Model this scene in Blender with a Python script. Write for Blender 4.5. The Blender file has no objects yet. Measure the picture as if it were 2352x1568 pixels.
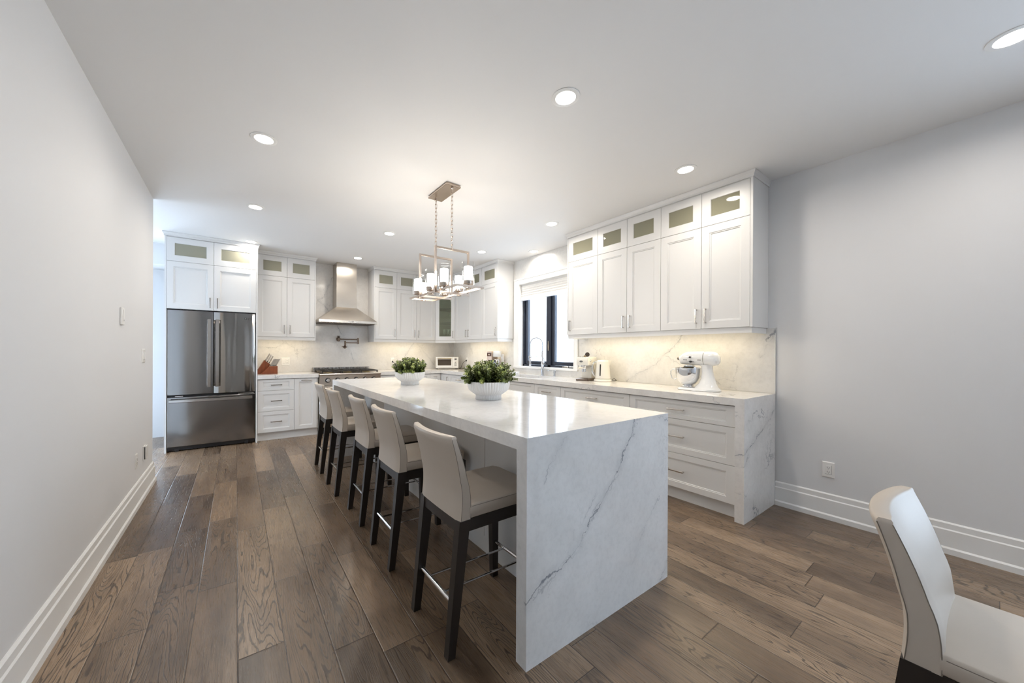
import bpy, bmesh, math, random
from mathutils import Vector, Matrix
random.seed(7)
PI = math.pi
C = bpy.context.scene.collection
SC = bpy.context.scene

# ---------------------------------------------------------------- camera, world, exposure
cam_d = bpy.data.cameras.new('camera')
cam = bpy.data.objects.new('camera', cam_d)
C.objects.link(cam)
SC.camera = cam
cam_d.sensor_fit = 'HORIZONTAL'
cam_d.sensor_width = 36.0
cam_d.lens = 36.0 * 821.8275 / 2352
cam_d.shift_x = 53.0075 / 2352
cam_d.shift_y = 24.1877 / 2352
cam_d.clip_start = 0.05
cam.matrix_world = (Matrix.Translation((0, 0, 1.2528)) @ Matrix.Rotation(math.radians(-35.1925), 4, 'Z')
                    @ Matrix.Rotation(math.radians(90 - 0.0607), 4, 'X') @ Matrix.Rotation(math.radians(0.2447), 4, 'Z'))

SKY = 8.5
POT = 3.4
LED = 2.3
CANDLE = 47.0
EXPOSURE = 0.05
vs = SC.view_settings
vs.view_transform = 'Standard'
vs.look = 'None'
vs.gamma = 1.0
vs.use_curve_mapping = False
vs.exposure = EXPOSURE
world = bpy.data.worlds.new('daylight')
SC.world = world
world.use_nodes = True
wt = world.node_tree
bg = wt.nodes['Background']
bg.inputs['Color'].default_value = (0.70, 0.84, 1.0, 1)
bg.inputs['Strength'].default_value = SKY
SC.cycles.max_bounces = 9
SC.cycles.diffuse_bounces = 5
SC.cycles.glossy_bounces = 4
SC.cycles.transmission_bounces = 4
SC.cycles.transparent_max_bounces = 16
SC.cycles.sample_clamp_indirect = 6.0
SC.cycles.caustics_refractive = False


def add_portal(name, loc, rot, sx, sy):
    l = bpy.data.lights.new(name, 'AREA')
    l.shape = 'RECTANGLE'
    l.size = sx
    l.size_y = sy
    l.cycles.is_portal = True
    o = bpy.data.objects.new(name, l)
    C.objects.link(o)
    o.location = loc
    o.rotation_euler = rot
    return o



# ---------------------------------------------------------------- node helpers


class NT:
    def __init__(s, name):
        s.mat = bpy.data.materials.new(name)
        s.mat.use_nodes = True
        s.t = s.mat.node_tree
        s.t.nodes.clear()
        s.out = s.t.nodes.new('ShaderNodeOutputMaterial')

    def set(s, inp, v):
        if v is None:
            return
        if hasattr(v, 'is_output'):
            s.t.links.new(v, inp)
        elif isinstance(v, (tuple, list)) and len(v) == 3 and inp.type == 'RGBA':
            inp.default_value = (*v, 1)
        else:
            inp.default_value = v

    def n(s, typ, **p):
        x = s.t.nodes.new(typ)
        for k, v in p.items():
            setattr(x, k, v)
        return x

    def m(s, op, a, b=None, c=None, clamp=False):
        x = s.n('ShaderNodeMath', operation=op, use_clamp=clamp)
        s.set(x.inputs[0], a)
        s.set(x.inputs[1], b)
        s.set(x.inputs[2], c)
        return x.outputs[0]

    def vm(s, op, a, b=None, scale=None):
        x = s.n('ShaderNodeVectorMath', operation=op)
        s.set(x.inputs[0], a)
        s.set(x.inputs[1], b)
        if scale is not None:
            s.set(x.inputs['Scale'], scale)
        return x.outputs[0]

    def pos(s):
        return s.n('ShaderNodeNewGeometry').outputs['Position']

    def obj(s):
        return s.n('ShaderNodeTexCoord').outputs['Object']

    def sep(s, v):
        x = s.n('ShaderNodeSeparateXYZ')
        s.set(x.inputs[0], v)
        return x.outputs

    def comb(s, a, b, c):
        x = s.n('ShaderNodeCombineXYZ')
        s.set(x.inputs[0], a)
        s.set(x.inputs[1], b)
        s.set(x.inputs[2], c)
        return x.outputs[0]

    def noise(s, v, scale, detail=2.0, rough=0.5, dist=0.0, color=False):
        x = s.n('ShaderNodeTexNoise')
        s.set(x.inputs['Vector'], v)
        s.set(x.inputs['Scale'], scale)
        s.set(x.inputs['Detail'], detail)
        s.set(x.inputs['Roughness'], rough)
        s.set(x.inputs['Distortion'], dist)
        return x.outputs['Color' if color else 'Fac']

    def white(s, v):
        x = s.n('ShaderNodeTexWhiteNoise', noise_dimensions='3D')
        s.set(x.inputs['Vector'], v)
        return x.outputs['Value']

    def sstep(s, v, a, b, lo=0.0, hi=1.0):
        x = s.n('ShaderNodeMapRange', interpolation_type='SMOOTHSTEP')
        s.set(x.inputs['Value'], v)
        for k, q in zip(('From Min', 'From Max', 'To Min', 'To Max'), (a, b, lo, hi)):
            s.set(x.inputs[k], q)
        return x.outputs['Result']

    def mix(s, f, a, b, blend='MIX'):
        x = s.n('ShaderNodeMix', data_type='RGBA', blend_type=blend)
        s.set(x.inputs[0], f)
        s.set(x.inputs[6], a)
        s.set(x.inputs[7], b)
        return x.outputs[2]

    def bump(s, h, strength=0.3, dist=0.002):
        x = s.n('ShaderNodeBump')
        s.set(x.inputs['Height'], h)
        x.inputs['Strength'].default_value = strength
        x.inputs['Distance'].default_value = dist
        return x.outputs[0]

    def bsdf(s, color=(0.8, 0.8, 0.8), rough=0.5, metal=0.0, normal=None, spec=None, coat=None, emit=None, estr=0.0, aniso=None):
        x = s.n('ShaderNodeBsdfPrincipled')
        s.set(x.inputs['Base Color'], color)
        s.set(x.inputs['Roughness'], rough)
        s.set(x.inputs['Metallic'], metal)
        if normal is not None:
            s.set(x.inputs['Normal'], normal)
        if spec is not None:
            s.set(x.inputs['Specular IOR Level'], spec)
        if coat is not None:
            x.inputs['Coat Weight'].default_value = coat
            x.inputs['Coat Roughness'].default_value = 0.08
        if emit is not None:
            s.set(x.inputs['Emission Color'], emit)
            x.inputs['Emission Strength'].default_value = estr
        if aniso is not None:
            x.inputs['Anisotropic'].default_value = aniso
        s.t.links.new(x.outputs[0], s.out.inputs[0])
        return x


def simple(name, color, rough=0.5, metal=0.0, grain=None, gstr=0.15, spec=None, coat=None):
    k = NT(name)
    nrm = None
    if grain:
        nrm = k.bump(k.noise(k.obj(), grain, 3), gstr, 0.001)
    k.bsdf(color, rough, metal, nrm, spec, coat)
    return k.mat


def marble(name, axes='XZ', segs=(), base=(0.83, 0.82, 0.81), rough=0.1, seed=0.0, spots=0.5, warp=0.11, only=None):
    k = NT(name)
    P = k.vm('ADD', k.pos(), (seed, seed * 0.7, seed * 1.3))
    w1 = k.vm('SUBTRACT', k.noise(P, 4.5, 5, 0.6, color=True), (0.5, 0.5, 0.5))
    w2 = k.vm('SUBTRACT', k.noise(P, 26.0, 3, 0.6, color=True), (0.5, 0.5, 0.5))
    w4 = k.vm('SUBTRACT', k.noise(P, 75.0, 2, 0.6, color=True), (0.5, 0.5, 0.5))
    disp = k.vm('ADD', k.vm('SCALE', w1, scale=warp), k.vm('ADD', k.vm('SCALE', w2, scale=0.046), k.vm('SCALE', w4, scale=0.014)))
    P2 = k.vm('ADD', k.pos(), disp)
    w3 = k.vm('SUBTRACT', k.noise(k.vm('ADD', P, (5.0, 3.0, 9.0)), 5.5, 5, 0.65, color=True), (0.5, 0.5, 0.5))
    P3 = k.vm('ADD', k.pos(), k.vm('SCALE', w3, scale=warp * 1.9))
    total = None
    idx = {'X': 0, 'Y': 1, 'Z': 2}
    wn = k.noise(P, 9.0, 2)
    thick = k.sstep(wn, 0.38, 0.68, 0.15, 1.25)
    for pp, gain in ((P2, 1.0), (P3, 0.45)):
        s = k.sep(pp)
        A, B = s[idx[axes[0]]], s[idx[axes[1]]]
        for (a0, b0, a1, b1, w, st) in segs:
            L = math.hypot(a1 - a0, b1 - b0)
            ux, uz = (a1 - a0) / L, (b1 - b0) / L
            da = k.m('SUBTRACT', A, a0)
            db = k.m('SUBTRACT', B, b0)
            t = k.m('ADD', k.m('MULTIPLY', da, ux), k.m('MULTIPLY', db, uz))
            d = k.m('ABSOLUTE', k.m('SUBTRACT', k.m('MULTIPLY', db, ux), k.m('MULTIPLY', da, uz)))
            core = k.sstep(d, 0.0, k.m('MULTIPLY', thick, w), 1.0, 0.0)
            halo = k.m('MULTIPLY', k.sstep(d, 0.0, w * 6.0, 1.0, 0.0), 0.16)
            ins = k.m('MULTIPLY', k.sstep(t, -0.01, 0.01), k.sstep(t, L - 0.01, L + 0.01, 1.0, 0.0))
            v = k.m('MULTIPLY', k.m('MULTIPLY', k.m('MAXIMUM', core, halo), ins), st * gain)
            total = v if total is None else k.m('MAXIMUM', total, v)
    if only:
        q = k.sep(k.pos())[idx[only[0]]]
        total = k.m('MULTIPLY', total, k.sstep(q, only[1], only[1] + 0.02, 1.0, 0.0))
    r = k.m('ABSOLUTE', k.m('SUBTRACT', k.noise(P2, 2.6, 4, 0.55), 0.5))
    msk = k.sstep(k.noise(P, 1.7, 2), 0.5, 0.66)
    v0 = k.m('MULTIPLY', k.m('MULTIPLY', k.sstep(r, 0.0, 0.012, 1.0, 0.0), msk), spots)
    total = v0 if total is None else k.m('MAXIMUM', total, v0)
    cl = k.m('ADD', k.m('MULTIPLY', k.sstep(k.noise(P, 7.0, 6, 0.6), 0.3, 0.75), 0.7), k.m('MULTIPLY', k.sstep(k.noise(P, 38.0, 4, 0.65), 0.42, 0.68), 0.45))
    dark = tuple(c * 0.88 for c in base)
    col = k.mix(cl, base, dark)
    col = k.mix(total, col, (0.20, 0.215, 0.25))
    k.bsdf(col, rough)
    return k.mat


def wood_floor():
    k = NT('oak_planks')
    s = k.sep(k.pos())
    X, Y = s[0], s[1]
    W = 0.166
    u = k.m('DIVIDE', k.m('SUBTRACT', X, 0.006 - W * 40), W)
    row = k.m('FLOOR', u)
    fu = k.m('FRACT', u)
    r1 = k.white(k.comb(row, 3.3, 1.1))
    r2 = k.white(k.comb(row, 9.1, 4.7))
    Ln = k.m('ADD', 0.62, k.m('MULTIPLY', r2, 0.75))
    yy = k.m('DIVIDE', k.m('ADD', k.m('ADD', Y, 20.0), k.m('MULTIPLY', r1, 1.7)), Ln)
    pl = k.m('FLOOR', yy)
    fv = k.m('FRACT', yy)
    idv = k.comb(row, pl, 0.5)
    rid = k.white(idv)
    rid2 = k.white(k.vm('ADD', idv, (13.0, 7.0, 2.0)))
    off = k.m('MULTIPLY', rid, 60.0)
    g1 = k.noise(k.comb(k.m('MULTIPLY', X, 9.5), k.m('MULTIPLY', Y, 1.0), off), 1.0, 1.0, 0.45, 0.25)
    rings = k.m('SINE', k.m('ADD', k.m('MULTIPLY', g1, 190.0), k.m('MULTIPLY', k.noise(k.comb(k.m('MULTIPLY', X, 70.0), k.m('MULTIPLY', Y, 16.0), off), 1.0, 2), 4.0)))
    rl = k.sstep(rings, 0.55, 1.0)
    rmask = k.m('MULTIPLY', rl, k.sstep(rid2, 0.2, 0.7, 0.15, 0.85))
    fine = k.noise(k.comb(k.m('MULTIPLY', X, 190.0), k.m('MULTIPLY', Y, 7.0), off), 1.0, 3, 0.6)
    fl = k.sstep(fine, 0.46, 0.72)
    blot = k.noise(k.comb(k.m('MULTIPLY', X, 7.0), k.m('MULTIPLY', Y, 1.6), off), 1.0, 3, 0.6)
    tone = k.m('ADD', k.m('MULTIPLY', rid, 0.62), k.m('MULTIPLY', k.sstep(blot, 0.3, 0.7), 0.38))
    col = k.mix(tone, (0.060, 0.036, 0.021), (0.360, 0.252, 0.165))
    col = k.mix(k.m('MULTIPLY', fl, 0.66), col, (0.062, 0.040, 0.026))
    col = k.mix(rmask, col, (0.060, 0.041, 0.028))
    gx = k.m('MULTIPLY', k.m('MINIMUM', fu, k.m('SUBTRACT', 1.0, fu)), W)
    gy = k.m('MULTIPLY', k.m('MINIMUM', fv, k.m('SUBTRACT', 1.0, fv)), Ln)
    gd = k.m('MINIMUM', gx, gy)
    gap = k.sstep(gd, 0.0008, 0.0022, 1.0, 0.0)
    col = k.mix(k.m('MULTIPLY', gap, 0.85), col, (0.02, 0.013, 0.009))
    hgt = k.m('SUBTRACT', k.m('SUBTRACT', k.m('MULTIPLY', fine, 0.25), k.m('MULTIPLY', rmask, 0.35)),
              k.m('MULTIPLY', k.sstep(gd, 0.0, 0.005, 1.0, 0.0), 1.6))
    rough = k.m('ADD', 0.21, k.m('MULTIPLY', fine, 0.16))
    k.bsdf(col, rough, normal=k.bump(hgt, 0.35, 0.0016), spec=0.62)
    return k.mat


def steel(name, color=(0.62, 0.60, 0.58), rough=0.22, wav=0.0, axis='Z', aniso=0.5, wscale=4.0):
    k = NT(name)
    s = k.sep(k.obj())
    if axis == 'Z':
        v = k.comb(k.m('MULTIPLY', s[0], 900.0), k.m('MULTIPLY', s[1], 900.0), k.m('MULTIPLY', s[2], 8.0))
    else:
        v = k.comb(k.m('MULTIPLY', s[0], 8.0), k.m('MULTIPLY', s[1], 900.0), k.m('MULTIPLY', s[2], 900.0))
    br = k.noise(v, 1.0, 2)
    r = k.m('ADD', rough - 0.04, k.m('MULTIPLY', br, 0.08))
    nrm = k.bump(br, 0.02, 0.0004)
    if wav:
        b = k.n('ShaderNodeBump')
        v2 = k.comb(k.m('MULTIPLY', s[0], wscale), s[1], k.m('MULTIPLY', s[2], 0.8))
        k.set(b.inputs['Height'], k.noise(v2, 1.0, 1))
        b.inputs['Strength'].default_value = 1.0
        b.inputs['Distance'].default_value = wav
        k.set(b.inputs['Normal'], nrm)
        nrm = b.outputs[0]
    k.bsdf(color, r, 1.0, nrm, aniso=aniso)
    return k.mat


def glass(name, tint=(1, 1, 1), refl=0.12, rough=0.02, milk=None):
    k = NT(name)
    tr = k.n('ShaderNodeBsdfTransparent')
    k.set(tr.inputs[0], tint)
    gl = k.n('ShaderNodeBsdfGlossy')
    gl.inputs['Roughness'].default_value = rough
    lw = k.n('ShaderNodeLayerWeight')
    f5 = k.m('POWER', lw.outputs['Facing'], 5.0)
    f = k.m('ADD', 0.03 + refl * 0.1, k.m('MULTIPLY', f5, 0.8))
    base = tr
    if milk:
        df = k.n('ShaderNodeBsdfDiffuse')
        k.set(df.inputs[0], milk[1])
        base = k.n('ShaderNodeMixShader')
        base.inputs[0].default_value = milk[0]
        k.t.links.new(tr.outputs[0], base.inputs[1])
        k.t.links.new(df.outputs[0], base.inputs[2])
    mx = k.n('ShaderNodeMixShader')
    k.set(mx.inputs[0], f)
    k.t.links.new(base.outputs[0], mx.inputs[1])
    k.t.links.new(gl.outputs[0], mx.inputs[2])
    k.t.links.new(mx.outputs[0], k.out.inputs[0])
    return k.mat


def emitter(name, color, strength):
    k = NT(name)
    e = k.n('ShaderNodeEmission')
    k.set(e.inputs[0], color)
    e.inputs[1].default_value = strength
    k.t.links.new(e.outputs[0], k.out.inputs[0])
    return k.mat


def leather(name, color):
    k = NT(name)
    v = k.n('ShaderNodeTexVoronoi')
    k.set(v.inputs['Vector'], k.obj())
    v.inputs['Scale'].default_value = 420
    n2 = k.noise(k.obj(), 14, 2)
    col = k.mix(k.m('MULTIPLY', n2, 0.3), color, tuple(c * 0.85 for c in color))
    k.bsdf(col, 0.42, normal=k.bump(v.outputs['Distance'], 0.12, 0.0006), spec=0.55)
    return k.mat


def leaf_mat():
    k = NT('boxwood_leaf')
    a = k.n('ShaderNodeAttribute', attribute_name='leaf_tone')
    col = k.n('ShaderNodeValToRGB')
    k.set(col.inputs[0], a.outputs['Fac'])
    e = col.color_ramp.elements
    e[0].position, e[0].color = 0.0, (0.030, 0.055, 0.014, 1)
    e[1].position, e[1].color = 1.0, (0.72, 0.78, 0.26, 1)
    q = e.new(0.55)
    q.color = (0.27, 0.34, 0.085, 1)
    b = k.bsdf(col.outputs[0], 0.42)
    return k.mat


def knife_wood():
    k = NT('cherry_wood')
    s = k.sep(k.obj())
    v = k.comb(k.m('MULTIPLY', s[0], 60.0), k.m('MULTIPLY', s[1], 60.0), k.m('MULTIPLY', s[2], 8.0))
    n1 = k.noise(v, 1.0, 3, 0.6, 0.4)
    k.bsdf(k.mix(n1, (0.30, 0.085, 0.028), (0.13, 0.030, 0.012)), 0.4)
    return k.mat


M = {}
M['floor'] = wood_floor()
M['wall'] = simple('wall_paint', (0.72, 0.722, 0.73), 0.55, grain=220, gstr=0.06)
M['ceiling'] = simple('ceiling_paint', (0.80, 0.80, 0.80), 0.7, grain=180, gstr=0.06)
M['trim'] = simple('trim_gloss_white', (0.82, 0.82, 0.81), 0.35)
M['cabinet'] = simple('cabinet_white_lacquer', (0.72, 0.716, 0.708), 0.34)
M['interior'] = simple('cabinet_interior', (0.80, 0.79, 0.68), 0.5, grain=40)
M['pane_tint'] = glass('smoked_cabinet_glass', (0.82, 0.82, 0.72), 0.15, milk=(0.50, (0.42, 0.405, 0.30)))
M['pane_frost'] = simple('olive_backed_glass', (0.31, 0.30, 0.23), 0.10, spec=0.6)
M['pane_corner'] = glass('grey_green_glass', (0.88, 0.92, 0.82), 0.15, milk=(0.10, (0.5, 0.52, 0.4)))
M['clear'] = glass('clear_glass', (0.96, 0.97, 0.98), 0.08)
M['stemware'] = glass('stemware_glass', (0.93, 0.96, 0.93), 0.5)
M['nickel'] = steel('brushed_nickel', (0.56, 0.47, 0.40), 0.24, aniso=0.3)
M['pull'] = steel('pull_nickel', (0.55, 0.52, 0.49), 0.2, aniso=0.2)
M['chrome'] = simple('polished_chrome', (0.75, 0.76, 0.78), 0.07, 1.0)
M['faucet'] = steel('faucet_steel', (0.58, 0.59, 0.62), 0.18, aniso=0.2)
M['bronze'] = simple('antique_bronze', (0.20, 0.155, 0.125), 0.28, 1.0)
M['fridge'] = steel('fridge_steel', (0.34, 0.315, 0.29), 0.09, wav=0.022, wscale=7.0)
M['fridge_flat'] = steel('fridge_steel_flat', (0.30, 0.288, 0.28), 0.14, wav=0.002, wscale=3.0)
M['range_steel'] = steel('range_steel', (0.62, 0.57, 0.52), 0.2, wav=0.002, axis='X')
M['hood_steel'] = steel('hood_steel', (0.60, 0.55, 0.49), 0.24, axis='X')
M['black'] = simple('black_plastic', (0.015, 0.015, 0.016), 0.35)
M['iron'] = simple('cast_iron', (0.03, 0.026, 0.022), 0.5, 0.2, grain=200, gstr=0.3)
M['leather'] = leather('greige_leather', (0.56, 0.49, 0.415))
M['seam'] = simple('seam_thread', (0.22, 0.19, 0.155), 0.7)
M['espresso'] = simple('espresso_wood', (0.020, 0.016, 0.014), 0.38, grain=60, gstr=0.1)
M['plate'] = simple('switch_plate_white', (0.82, 0.81, 0.79), 0.3)
M['slot'] = simple('slot_dark', (0.03, 0.03, 0.03), 0.6)
M['ceramic'] = simple('white_ceramic', (0.83, 0.83, 0.83), 0.28)
M['soil'] = simple('dark_soil', (0.03, 0.022, 0.014), 0.9, grain=90, gstr=0.8)
M['leaf'] = leaf_mat()
M['stem'] = simple('plant_stem', (0.10, 0.13, 0.04), 0.6)
M['white_enamel'] = simple('white_enamel', (0.86, 0.86, 0.85), 0.14, coat=0.4)
M['cream'] = simple('cream_enamel', (0.78, 0.76, 0.70), 0.22)
M['oven_glass'] = simple('oven_glass', (0.055, 0.035, 0.015), 0.06, spec=0.8)
M['display'] = simple('grey_display', (0.16, 0.16, 0.16), 0.15)
M['brown'] = simple('brown_display', (0.09, 0.035, 0.012), 0.12)
M['rose'] = simple('beige_plastic', (0.62, 0.50, 0.42), 0.3)
M['smoke'] = simple('smoked_jar', (0.10, 0.105, 0.10), 0.08, spec=0.7)
M['cherry'] = knife_wood()
M['handle_steel'] = simple('knife_steel', (0.66, 0.60, 0.52), 0.28, 0.85)
M['frame_dark'] = simple('charcoal_window_frame', (0.030, 0.036, 0.052), 0.22)
M['fabric'] = simple('shade_fabric', (0.80, 0.79, 0.77), 0.8, grain=300, gstr=0.1)
M['siding'] = simple('white_siding', (0.85, 0.86, 0.87), 0.6)
M['bulb'] = emitter('pot_light_lens', (1.0, 0.95, 0.88), 22.0)
M['candle'] = emitter('frosted_candle', (1.0, 0.91, 0.79), CANDLE)
M['led'] = emitter('led_strip', (1.0, 0.86, 0.60), 6.0)
M['indicator'] = emitter('indicator_lamp', (1.0, 0.75, 0.45), 4.0)
M['gold'] = simple('aged_brass', (0.35, 0.27, 0.14), 0.35, 1.0)
M['island_stone'] = marble('island_quartz', 'XZ', [
    (0.90, 0.25, 1.20, 0.385, 0.011, 0.9), (1.20, 0.385, 1.50, 0.66, 0.007, 0.85), (1.50, 0.66, 1.66, 0.93, 0.009, 0.9),
    (1.02, 0.72, 1.14, 0.90, 0.005, 0.45), (1.64, 0.18, 1.76, 0.36, 0.005, 0.35), (1.76, 0.36, 1.88, 0.48, 0.005, 0.4),
    (1.88, 0.0, 1.97, 0.12, 0.006, 0.6), (1.86, 0.915, 1.97, 0.87, 0.006, 0.7), (1.27, 0.50, 1.36, 0.62, 0.004, 0.35),
    (1.05, 0.26, 1.20, 0.47, 0.005, 0.3)], seed=0.0, spots=0.22, base=(0.82, 0.815, 0.81), rough=0.09, only=('Y', 1.056))
M['wall_stone'] = marble('range_wall_quartz', 'XZ', [
    (0.26, 1.30, 0.50, 1.29, 0.006, 0.5), (0.50, 1.29, 0.63, 1.41, 0.006, 0.5), (0.55, 1.31, 0.53, 1.22, 0.004, 0.4),
    (1.32, 2.50, 1.19, 2.16, 0.010, 0.7), (1.19, 2.16, 1.09, 2.08, 0.009, 0.6), (1.09, 2.08, 1.26, 1.92, 0.008, 0.6),
    (1.39, 1.70, 1.50, 1.46, 0.009, 0.7), (1.50, 1.46, 1.64, 1.18, 0.005, 0.5), (1.64, 1.18, 1.68, 1.0, 0.004, 0.45),
    (2.78, 1.42, 2.60, 1.15, 0.005, 0.5), (2.84, 1.40, 3.20, 1.0, 0.006, 0.55), (3.52, 1.45, 3.60, 1.2, 0.008, 0.5)],
    seed=2.0, spots=0.25, base=(0.73, 0.715, 0.695), rough=0.12)
M['side_stone'] = marble('window_wall_quartz', 'YZ', [
    (2.44, 0.91, 2.28, 1.03, 0.007, 0.6), (2.28, 1.03, 2.08, 1.12, 0.006, 0.6), (2.08, 1.12, 1.80, 1.44, 0.008, 0.6),
    (1.99, 1.23, 1.80, 1.10, 0.004, 0.4), (1.54, 1.02, 1.44, 0.95, 0.006, 0.6), (1.44, 0.95, 1.34, 0.93, 0.005, 0.5),
    (1.17, 1.20, 1.09, 1.34, 0.006, 0.5), (1.10, 1.36, 1.04, 1.46, 0.012, 0.8), (3.12, 1.34, 2.97, 1.43, 0.005, 0.5),
    (4.9, 1.02, 4.5, 1.2, 0.005, 0.45), (5.7, 1.2, 5.85, 1.45, 0.008, 0.4)], seed=4.0, spots=0.25, base=(0.75, 0.74, 0.72), rough=0.2)
M['counter_stone'] = marble('counter_quartz', 'XZ', [
    (3.00, 0.50, 3.30, 0.62, 0.010, 0.8), (3.30, 0.62, 3.66, 0.79, 0.008, 0.75), (3.016, 0.42, 3.10, 0.50, 0.012, 0.6)],
    seed=7.0, spots=0.8, base=(0.80, 0.785, 0.77), rough=0.1)

# ---------------------------------------------------------------- mesh builder
ORG = {}


def root_of(o):
    while o.parent is not None:
        o = o.parent
    return o


class MB:
    def __init__(s):
        s.b = bmesh.new()

    def box(s, x0, x1, y0, y1, z0, z1, bev=0.0, seg=1):
        if x0 > x1: x0, x1 = x1, x0
        if y0 > y1: y0, y1 = y1, y0
        if z0 > z1: z0, z1 = z1, z0
        b = s.b
        vs_ = [b.verts.new((x, y, z)) for z in (z0, z1) for y in (y0, y1) for x in (x0, x1)]
        fs = [(0, 2, 3, 1), (4, 5, 7, 6), (0, 1, 5, 4), (2, 6, 7, 3), (0, 4, 6, 2), (1, 3, 7, 5)]
        faces = [b.faces.new([vs_[i] for i in f]) for f in fs]
        if bev > 0:
            es = {e for f in faces for e in f.edges}
            bmesh.ops.bevel(b, geom=list(es), offset=bev, segments=seg, affect='EDGES', profile=0.5)
        return s

    def rings(s, rings, cap0=True, cap1=True, closed=False):
        b = s.b
        R = [[b.verts.new(p) for p in r] for r in rings]
        n = len(R[0])
        pairs = list(zip(R, R[1:])) + ([(R[-1], R[0])] if closed else [])
        for r0, r1 in pairs:
            for i in range(n):
                j = (i + 1) % n
                try:
                    b.faces.new((r0[i], r0[j], r1[j], r1[i]))
                except ValueError:
                    pass
        if not closed:
            if cap0:
                b.faces.new(list(reversed(R[0])))
            if cap1:
                b.faces.new(R[-1])
        return s

    def frustum(s, c0, h0, c1, h1):
        """four-sided bar: centre + half sizes at the bottom and the top"""
        def r(c, h):
            return [(c[0] - h[0], c[1] - h[1], c[2]), (c[0] + h[0], c[1] - h[1], c[2]), (c[0] + h[0], c[1] + h[1], c[2]), (c[0] - h[0], c[1] + h[1], c[2])]
        return s.rings([r(c0, h0), r(c1, h1)])

    def lathe(s, prof, c=(0, 0, 0), seg=32, axis='Z', cap0=True, cap1=True, squash=(1, 1), flute=None):
        rr = []
        for (r, h) in prof:
            ring = []
            for i in range(seg):
                a = 2 * PI * i / seg
                q = max(r, 1e-5)
                if flute:
                    q *= 1 + flute[1] * abs(math.cos(a * flute[0] / 2)) - flute[1]
                u, v = q * math.cos(a) * squash[0], q * math.sin(a) * squash[1]
                if axis == 'Z':
                    p = (c[0] + u, c[1] + v, c[2] + h)
                elif axis == 'X':
                    p = (c[0] + h, c[1] + u, c[2] + v)
                else:
                    p = (c[0] - u, c[1] + h, c[2] + v)
                ring.append(p)
            rr.append(ring)
        return s.rings(rr, cap0, cap1)

    def tube(s, pts, r, seg=10, closed=False, radii=None):
        P = [Vector(p) for p in pts]
        n = len(P)
        rr = []
        up = None
        for i in range(n):
            if closed:
                t = (P[(i + 1) % n] - P[i - 1]).normalized()
            else:
                t = (P[min(i + 1, n - 1)] - P[max(i - 1, 0)]).normalized()
            if up is None:
                a = Vector((0, 0, 1)) if abs(t.z) < 0.9 else Vector((1, 0, 0))
                up = (a - t * a.dot(t)).normalized()
            else:
                q = up - t * up.dot(t)
                up = q.normalized() if q.length > 1e-6 else up
            sd = t.cross(up)
            rad = radii[i] if radii else r
            rr.append([tuple(P[i] + (up * math.cos(2 * PI * j / seg) + sd * math.sin(2 * PI * j / seg)) * rad) for j in range(seg)])
        return s.rings(rr, closed=closed)

    def bar(s, p0, p1, w, h=None, up=(0, 0, 1)):
        """square bar between two points"""
        h = h or w
        a, b_ = Vector(p0), Vector(p1)
        t = (b_ - a).normalized()
        u = Vector(up)
        if abs(t.dot(u)) > 0.95:
            u = Vector((1, 0, 0))
        u = (u - t * u.dot(t)).normalized()
        sd = t.cross(u)
        def r(p):
            return [tuple(p + u * (h / 2) * i + sd * (w / 2) * j) for i, j in ((-1, -1), (-1, 1), (1, 1), (1, -1))]
        return s.rings([r(a), r(b_)])

    def sweep(s, path, prof, closed=False):
        """mitred sweep of (out, z) profile along an XY polyline; out is to the right of travel"""
        P = [Vector((p[0], p[1])) for p in path]
        n = len(P)
        rings = []
        for i in range(n):
            ds = []
            if i > 0:
                ds.append((P[i] - P[i - 1]).normalized())
            if i < n - 1:
                ds.append((P[i + 1] - P[i]).normalized())
            ns = [Vector((d.y, -d.x)) for d in ds]
            if len(ns) == 2:
                m_ = (ns[0] + ns[1])
                m_ = m_ / max(0.2, m_.length_squared) * 2
            else:
                m_ = ns[0]
            rings.append([(P[i].x + m_.x * o, P[i].y + m_.y * o, z) for o, z in prof])
        return s.rings(rings)

    def prism(s, poly, axis, lo, hi):
        def pt(p, h):
            return {'X': (h, p[0], p[1]), 'Y': (p[0], h, p[1]), 'Z': (p[0], p[1], h)}[axis]
        return s.rings([[pt(p, lo) for p in poly], [pt(p, hi) for p in poly]])

    def panel(s, x0, x1, z0, z1, yf, th=0.02, rx=0.074, rz=0.074, pane=False, flat=False):
        """shaker door facing -y: stepped recess, or an opening for a pane"""
        yb = yf + th
        def ring(ix, iz, y):
            return [(x0 + ix, y, z0 + iz), (x1 - ix, y, z0 + iz), (x1 - ix, y, z1 - iz), (x0 + ix, y, z1 - iz)]
        R = [ring(0, 0, yb), ring(0, 0, yf + 0.0015), ring(0.0015, 0.0015, yf)]
        if flat:
            return s.rings(R)
        if pane:
            R += [ring(rx - 0.003, rz - 0.003, yf), ring(rx, rz, yf + 0.004), ring(rx, rz, yb)]
            return s.rings(R, closed=True)
        e = min(1.0, rz / 0.05)
        R += [ring(rx - 0.012, rz - 0.012, yf), ring(rx - 0.010, rz - 0.010, yf + 0.004), ring(rx - 0.002, rz - 0.002, yf + 0.005),
              ring(rx, rz, yf + 0.010)]
        return s.rings(R)

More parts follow.
